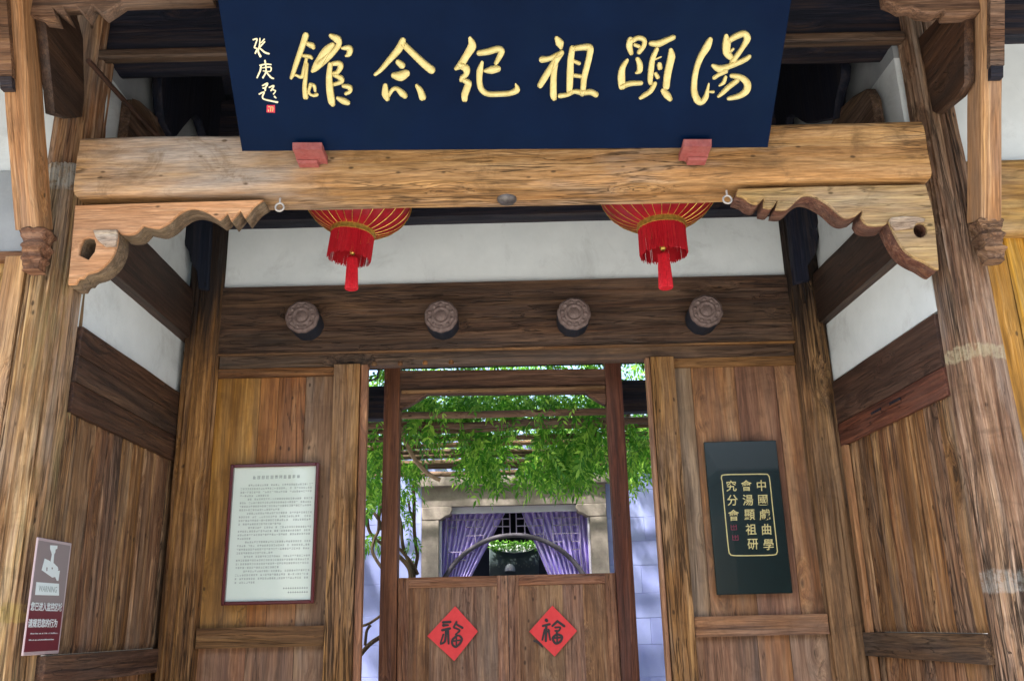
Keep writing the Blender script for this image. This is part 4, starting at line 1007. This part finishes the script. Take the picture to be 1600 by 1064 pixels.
# ================================================================== courtyard hall front
YH = 9.3
H = empty('courtyard_hall', (0, YH, 0)); tag(H, 'lilac limewashed courtyard wall with a granite doorway and lattice screen, beyond the half doors', 'building')
def blocks(x0, x1, z0, z1, seed):
    rnd = random.Random(seed); z = z0; r = 0
    while z < z1-.02:
        h = min(rnd.uniform(.22, .30), z1-z); x = x0-(.3 if r % 2 else 0)
        while x < x1-.01:
            w_ = rnd.uniform(.5, .7); a, b = max(x, x0), min(x+w_, x1)
            if b-a > .02: MB().cbox((a+.0008, YH+.04+rnd.uniform(-.002, .002), z+.0008), (b-.0008, YH+.2, z+h-.0008), .003).build('block', M['lilac'], H)
            x += w_
        z += h; r += 1
MB().box((-3.4, YH+.21, 0), (-.96, YH+.36, 3.5)).build('wall_core', M['lilac'], H); MB().box((.92, YH+.21, 0), (3.4, YH+.36, 3.5)).build('wall_core', M['lilac'], H); MB().box((-.959, YH+.21, 3.0), (.919, YH+.36, 3.5)).build('wall_core', M['lilac'], H)
blocks(-3.4, -.96, 0, 3.5, 1); blocks(.92, 3.4, 0, 3.5, 2); blocks(-.957, .917, 3.06, 3.5, 3)
slab((-.955, YH+.2, 0), (.17, 0, 0), (0, 0, 2.62), (0, -.22, 0), 5, 14, .006, 1, freq=9, vf=6).build('granite_jamb', M['stone'], H, True)
slab((.745, YH+.2, 0), (.17, 0, 0), (0, 0, 2.62), (0, -.22, 0), 5, 14, .006, 2, freq=9, vf=6).build('granite_jamb', M['stone'], H, True)
slab((-.955, YH+.2, 2.755), (1.87, 0, 0), (0, 0, .20), (0, -.22, 0), 24, 5, .006, 3, freq=5, vf=9).build('granite_lintel', M['stone'], H, True)
slab((-1.02, YH+.2, 2.957), (2.0, 0, 0), (0, 0, .09), (0, -.28, 0), 24, 4, .006, 4, freq=5, vf=9).build('granite_cornice', M['stone'], H, True)
for s in (-1, 1):
    x0 = -.955 if s < 0 else .915
    L = [(0, 2.622), (0, 2.753), (.30, 2.753), (.31, 2.72), (.285, 2.67), (.24, 2.655), (.19, 2.622)]
    plate('granite_corbel', [[Vector((x0-s*a, YH-.0, z)) for a, z in L]], FY(YH+.08), .20, M['stone'], H, .008)
MB().cbox((-.66, YH+.03, 2.685), (.62, YH+.07, 2.753), .004).build('white_batten', M['lilacw'], H)
MB().cbox((-.783, YH+.02, .02), (-.758, YH+.08, 2.62), .004).build('white_liner', M['lilacw'], H); MB().cbox((.722, YH+.02, .02), (.743, YH+.08, 2.62), .004).build('white_liner', M['lilacw'], H)
# lattice screen with its moon arch
LS = empty('lattice_screen', (0, YH+.1, 0), H)
acx, acz, aR = -.035, 1.665, .80
m = MB(); m.tube([(acx+aR*math.cos(a), YH+.10, acz+aR*math.sin(a)) for a in [math.radians(-90+360*i/72) for i in range(73)]], .024, 8); m.build('moon_arch', M['arch'], LS, True)
def bar(x0, z0, x1, z1, t=.005):
    MB().box((min(x0, x1)-t, YH+.095-.002*(x0 == x1), min(z0, z1)-t), (max(x0, x1)+t, YH+.107-.002*(x0 == x1), max(z0, z1)+t)).build('lattice_bar', M['lattice'], LS)
ztop = 2.68
def arcz(x):
    d = aR*aR-(x-acx)**2; return acz+math.sqrt(d) if d > 0 else acz
xs = [-.70, -.61, -.515, -.42, -.33, -.235, -.14, -.065, .0, .085, .18, .275, .37, .46, .555, .645]
rnd = random.Random(8)
for i, x in enumerate(xs):
    lo = arcz(x)
    if 0 < i < len(xs)-1 and x not in (-.14, -.065, .0, .085) and rnd.random() < .4: bar(x, max(lo, 2.56+rnd.choice((-.16, -.08, 0))), x, ztop)
    else: bar(x, max(lo, .5), x, ztop)
for z in (2.63, 2.555, 2.47, 2.39, 2.31, 2.23, 2.15):
    for i in range(len(xs)-1):
        x0, x1 = xs[i], xs[i+1]
        if min(arcz(x0), arcz(x1)) > z: continue
        if x0 == -.065: continue
        if rnd.random() < (.8 if z > 2.5 else .5): bar(x0+.007, z, x1-.007, z)
# room behind, with a ceiling slot added to light the standing screen
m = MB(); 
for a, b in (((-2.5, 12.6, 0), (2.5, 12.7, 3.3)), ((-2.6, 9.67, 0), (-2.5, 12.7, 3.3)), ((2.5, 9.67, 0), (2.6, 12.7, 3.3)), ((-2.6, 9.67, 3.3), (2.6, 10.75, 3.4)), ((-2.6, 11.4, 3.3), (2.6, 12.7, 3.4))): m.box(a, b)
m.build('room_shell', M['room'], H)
m = MB()
for i in range(40): m.tube([(-3.4+i*.175, 9.1, 3.56), (-3.4+i*.175, 10.0, 3.75)], .06, 6)
tag(m.build('coping_tile', M['tile'], H), kind='stuff')

# curtains
def curtain(xo, xt, xbm, s, label):
    C_ = MB(); g = []; nz_ = 44; nx_ = 120; yb_ = YH+.15
    for j in range(nz_+1):
        t = j/nz_; z = 2.72-t*1.6; row = []
        xi = xt+(xbm-xt)*min(1, t/.41*1.0) if t < .75 else xt+(xbm-xt)*1.0*min(1.55, (t/.41))
        xi = xt+(xbm-xt)*min(t/.41, 1.85)
        for i in range(nx_+1):
            q = i/nx_; x = xo+(xi-xo)*q
            ph = q*2*math.pi*11+1.2*noise.noise(Vector((q*5, t*.8, s)))
            row.append(Vector((x, yb_-.028*math.sin(ph)*(1-.25*t)-.01*noise.noise(Vector((q*14, t*3, 5+s))), z)))
        g.append(row)
    for j in range(nz_):
        for i in range(nx_): C_.quad(g[j][i], g[j][i+1], g[j+1][i+1], g[j+1][i])
    o = C_.build('curtain', M['curtain'], None, True); tag(o, label, 'curtain', 'purple curtains behind the lattice')
    sm = o.modifiers.new('thick', 'SOLIDIFY'); sm.thickness = .003
    return o
curtain(-.79, -.10, -.47, -1, 'purple curtain drawn to the left behind the lattice screen')
curtain(.755, .045, .31, 1, 'purple curtain drawn to the right behind the lattice screen')
# standing screen inside
YS = 11.2
SC = empty('standing_screen', PY(805, 897, YS)-Vector((0, 0, 1.9))); tag(SC, 'grey green standing screen with a leafy top edge, between the purple curtains', 'screen')
L = [(765, 1010), (765, 852), (785, 858), (803, 860), (822, 858), (842, 852), (842, 1010)]
plate('panel', [loopY(L, YS)], FY(YS), .05, M['screen'], SC)
L = [(764, 846), (840, 846), (836, 853), (822, 857), (803, 860), (785, 857), (770, 853)]
plate('pale_edge', [loopY([(763, 850), (770, 856), (785, 862), (803, 864), (822, 862), (838, 856), (843, 850)], YS-.03)], FY(YS-.04), .02, M['white'], SC, .002)
m = MB(); rnd = random.Random(5)
for i in range(420):
    p = PY(rnd.uniform(766, 840), rnd.uniform(846, 858), YS-.06-rnd.uniform(0, .08)); d = Vector((rnd.uniform(-1, 1), rnd.uniform(-.6, .3), rnd.uniform(-1, 1))).normalized(); e = d.orthogonal().normalized()
    m.quad(p, p+d*.02+e*.008, p+d*.045, p+d*.02-e*.008)
M['lime'] = leafmat('bright_leaf', (.16,.42,.05), (.30,.60,.10))
tag(m.build('leafy_top', M['lime'], SC), kind='stuff')
m = MB(); c0 = PY(797, 892, YS-.05); m.lathe([(.062, 0), (.060, .03), (.048, .06), (.028, .08), (.004, .088)], c0, 20); m.build('white_dome', M['white'], SC, True)
m = MB()
for i in range(16):
    p = PY(776+i*3.9, 884+3*math.sin(i*2.1), YS-.028); m.box((p.x-.006, p.y, p.z), (p.x+.006, p.y+.002, p.z+.02))
m.build('pale_marks', M['print'], SC)

# ================================================================== pergola and wisteria
PG = empty('pergola', (0, 7.8, 0)); tag(PG, 'low pergola of rough poles under the wisteria in the courtyard', 'pergola')
rnd = random.Random(12)
for i in range(10):
    y = 6.95+i*.235; z = 3.17-.012*i+rnd.uniform(-.015, .015); r = rnd.uniform(.018, .034)
    pts = [(x, y+rnd.uniform(-.02, .02), z+rnd.uniform(-.014, .014)+.0*x) for x in (-2.2, -1.6, -1, -.4, .2, .8, 1.4, 2.0)]
    MB().tube(pts, r, 8).build('pole', M['pole'], PG, True)
for x in (-1.9, 1.75):
    MB().tube([(x, 6.85, 3.11), (x, 9.2, 3.07)], .045, 8).build('side_pole', M['pole'], PG, True)
    for y in (6.95, 9.1): MB().tube([(x, y, 0), (x, y, 3.06)], .05, 10).build('pergola_post', M['pole'], PG, True)
V = empty('wisteria', (-1.15, 8.6, 0)); tag(V, 'leafy wisteria with twisting stems climbing over the courtyard pergola', 'climbing plant')
T = lambda L, Y, r, nm='stem', mat='bark': MB().tube([Vector(p) for p in smooth_open([PY(a, b, Y) for a, b in L])], r, 8).build(nm, M[mat], V, True)
def smooth_open(P, n=4):
    out = []
    for i in range(len(P)-1):
        p0 = P[max(i-1, 0)]; p1 = P[i]; p2 = P[i+1]; p3 = P[min(i+2, len(P)-1)]
        for j in range(n):
            t = j/n; out.append(.5*((2*p1)+(p2-p0)*t+(2*p0-5*p1+4*p2-p3)*t*t+(3*p1-p0-3*p2+p3)*t**3))
    return out+[P[-1]]
zc = lambda L: [(560+a/5.912, 740+b/5.912) for a, b in L]
T(zc([(560,-160),(545,0),(512,100),(515,300),(515,500),(530,650),(545,760),(520,900),(500,1100),(500,1500)]), 8.75, .017)
T(zc([(463,250),(478,350),(512,430)]), 8.75, .011)
T(zc([(370,380),(395,480),(402,600),(425,720),(480,850),(520,950)]), 8.7, .016)
T(zc([(-40,200),(60,280),(150,370),(195,440),(215,520)]), 8.65, .016)
T(zc([(190,400),(185,520),(150,600),(130,720),(210,860),(300,960)]), 8.6, .015)
T(zc([(80,330),(85,450),(110,545),(210,640),(370,690),(440,760),(500,830),(550,930)]), 8.7, .015)
T(zc([(350,740),(440,830),(480,930),(480,1200)]), 8.66, .02)
T(zc([(200,-200),(185,60),(210,250),(180,420)]), 8.6, .02)
zc = lambda L: [(560+a/5.783, 880+b/5.783) for a, b in L]
T(zc([(-60,585),(0,570),(90,545),(190,480),(260,430)]), 8.3, .012)
T(zc([(60,740),(68,660),(78,600),(110,555)]), 8.3, .013)
T(zc([(-60,930),(0,850),(90,740),(190,670),(280,640)]), 8.3, .02)
T([(560+a/5.32, 560+b/5.32) for a, b in ((345,380),(350,480),(362,600),(420,750),(500,880),(600,970),(680,1010))], 7.3, .017, 'liana', 'liana')
T([(560+a/5.32, 560+b/5.32) for a, b in ((350,600),(335,660),(342,740),(330,800))], 7.3, .013, 'liana', 'liana')
T([(800+a/4.83, 560+b/4.83) for a, b in ((880,420),(862,470),(850,540))], 7.3, .02, 'liana', 'liana')
# foliage: compound leaves (a thin stalk with paired drooping leaflets)
def leaf(m, p, d, ln, wd, nrm):
    s_ = d.cross(nrm).normalized()*wd
    tip = p+d*ln-Vector((0, 0, ln*.15)); mid = p+d*ln*.45
    n = len(m.v); m.v += [tuple(p), tuple(mid+s_), tuple(tip), tuple(mid-s_)]; m.f.append((n, n+1, n+2, n+3))
rnd = random.Random(21)
def sprig(m, p, d, L, ll):
    d = d.normalized(); side = d.cross(Vector((0, 0, 1)))
    if side.length < .1: side = Vector((1, 0, 0))
    a = rnd.uniform(0, 6.28); side = (Matrix.Rotation(a, 3, d) @ side).normalized(); nrm = d.cross(side).normalized()
    n = 6
    for i in range(n):
        t = (i+1)/(n+.5); q = p+d*L*t-Vector((0, 0, L*.35*t*t))
        for s_ in (-1, 1):
            dd = (side*s_+d*.55-Vector((0, 0, .25))+Vector((rnd.uniform(-.2, .2), rnd.uniform(-.2, .2), rnd.uniform(-.2, .2)))).normalized()
            leaf(m, q, dd, ll*rnd.uniform(.8, 1.15), ll*.17, nrm)
    leaf(m, p+d*L-Vector((0, 0, L*.35)), (d-Vector((0, 0, .6))).normalized(), ll, ll*.18, nrm)
fm = MB()
for i in range(900):  # high leaves added to close the sky, carried back to shade the cornice
    x, y = rnd.uniform(-2.6, 2.4), rnd.uniform(6.7, 9.4)
    sprig(fm, Vector((x, y, rnd.uniform(3.4, 4.3))), Vector((rnd.uniform(-1, 1), rnd.uniform(-1, 1), rnd.uniform(-.6, .3))), rnd.uniform(.2, .32), rnd.uniform(.06, .09))
for i in range(1500):        # roof of leaves over the poles, ragged and thin in places
    x, y = rnd.uniform(-2.4, 2.2), rnd.uniform(6.8, 8.9)
    if noise.noise(Vector((x*2.3, y*2.3, 3))) < .0: continue
    z = 3.23+abs(rnd.gauss(0, .16))
    sprig(fm, Vector((x, y, z)), Vector((rnd.uniform(-1, 1), rnd.uniform(-1, 1), rnd.uniform(-.5, .25))), rnd.uniform(.14, .24), rnd.uniform(.045, .065))
def clump(cu, cv, ru, rv, n, Y0, Y1, down=.8):
    cv -= 23; rv *= .85; n = int(n*.8)
    for i in range(n):
        a = rnd.uniform(0, 6.28); r = math.sqrt(rnd.random()); u, v = cu+ru*r*math.cos(a), cv+rv*r*math.sin(a)
        p = PY(u, v, rnd.uniform(Y0, Y1))
        sprig(fm, p, Vector((rnd.uniform(-1, 1), rnd.uniform(-1, 1), -down+rnd.uniform(-.6, .7))), rnd.uniform(.10, .24), rnd.uniform(.038, .085))
clump(655, 668, 30, 40, 60, 7.0, 8.0); clump(700, 655, 50, 22, 60, 7.2, 8.2)
clump(757, 715, 38, 38, 105, 7.4, 8.6); clump(765, 750, 18, 20, 50, 7.6, 8.4)
clump(885, 712, 55, 36, 115, 7.3, 8.6); clump(925, 680, 26, 50, 90, 7.1, 8.2); clump(850, 742, 30, 22, 90, 7.6, 8.6); clump(905, 745, 30, 18, 70, 7.8, 8.6)
clump(640, 745, 16, 12, 22, 7.6, 8.4)
clump(585, 705, 20, 55, 110, 7.4, 8.6); clump(588, 775, 14, 28, 50, 7.8, 8.6); clump(583, 640, 22, 30, 60, 7.2, 8.4)
clump(996, 700, 22, 45, 100, 7.3, 8.6); clump(990, 745, 18, 18, 40, 7.8, 8.7)
clump(635, 780, 10, 14, 12, 8.6, 8.8); clump(632, 820, 14, 30, 10, 8.6, 8.8); clump(645, 870, 10, 14, 6, 8.6, 8.8); clump(575, 860, 12, 14, 6, 8.5, 8.7)
clump(850, 650, 90, 14, 110, 7.0, 7.8, .3); clump(700, 650, 80, 14, 90, 7.0, 7.8, .3); clump(780, 690, 140, 26, 120, 7.3, 8.4, .4)
me = bpy.data.meshes.new('foliage'); me.from_pydata(fm.v, [], fm.f)
tag(link('foliage', me, M['leaf'], V), kind='stuff')
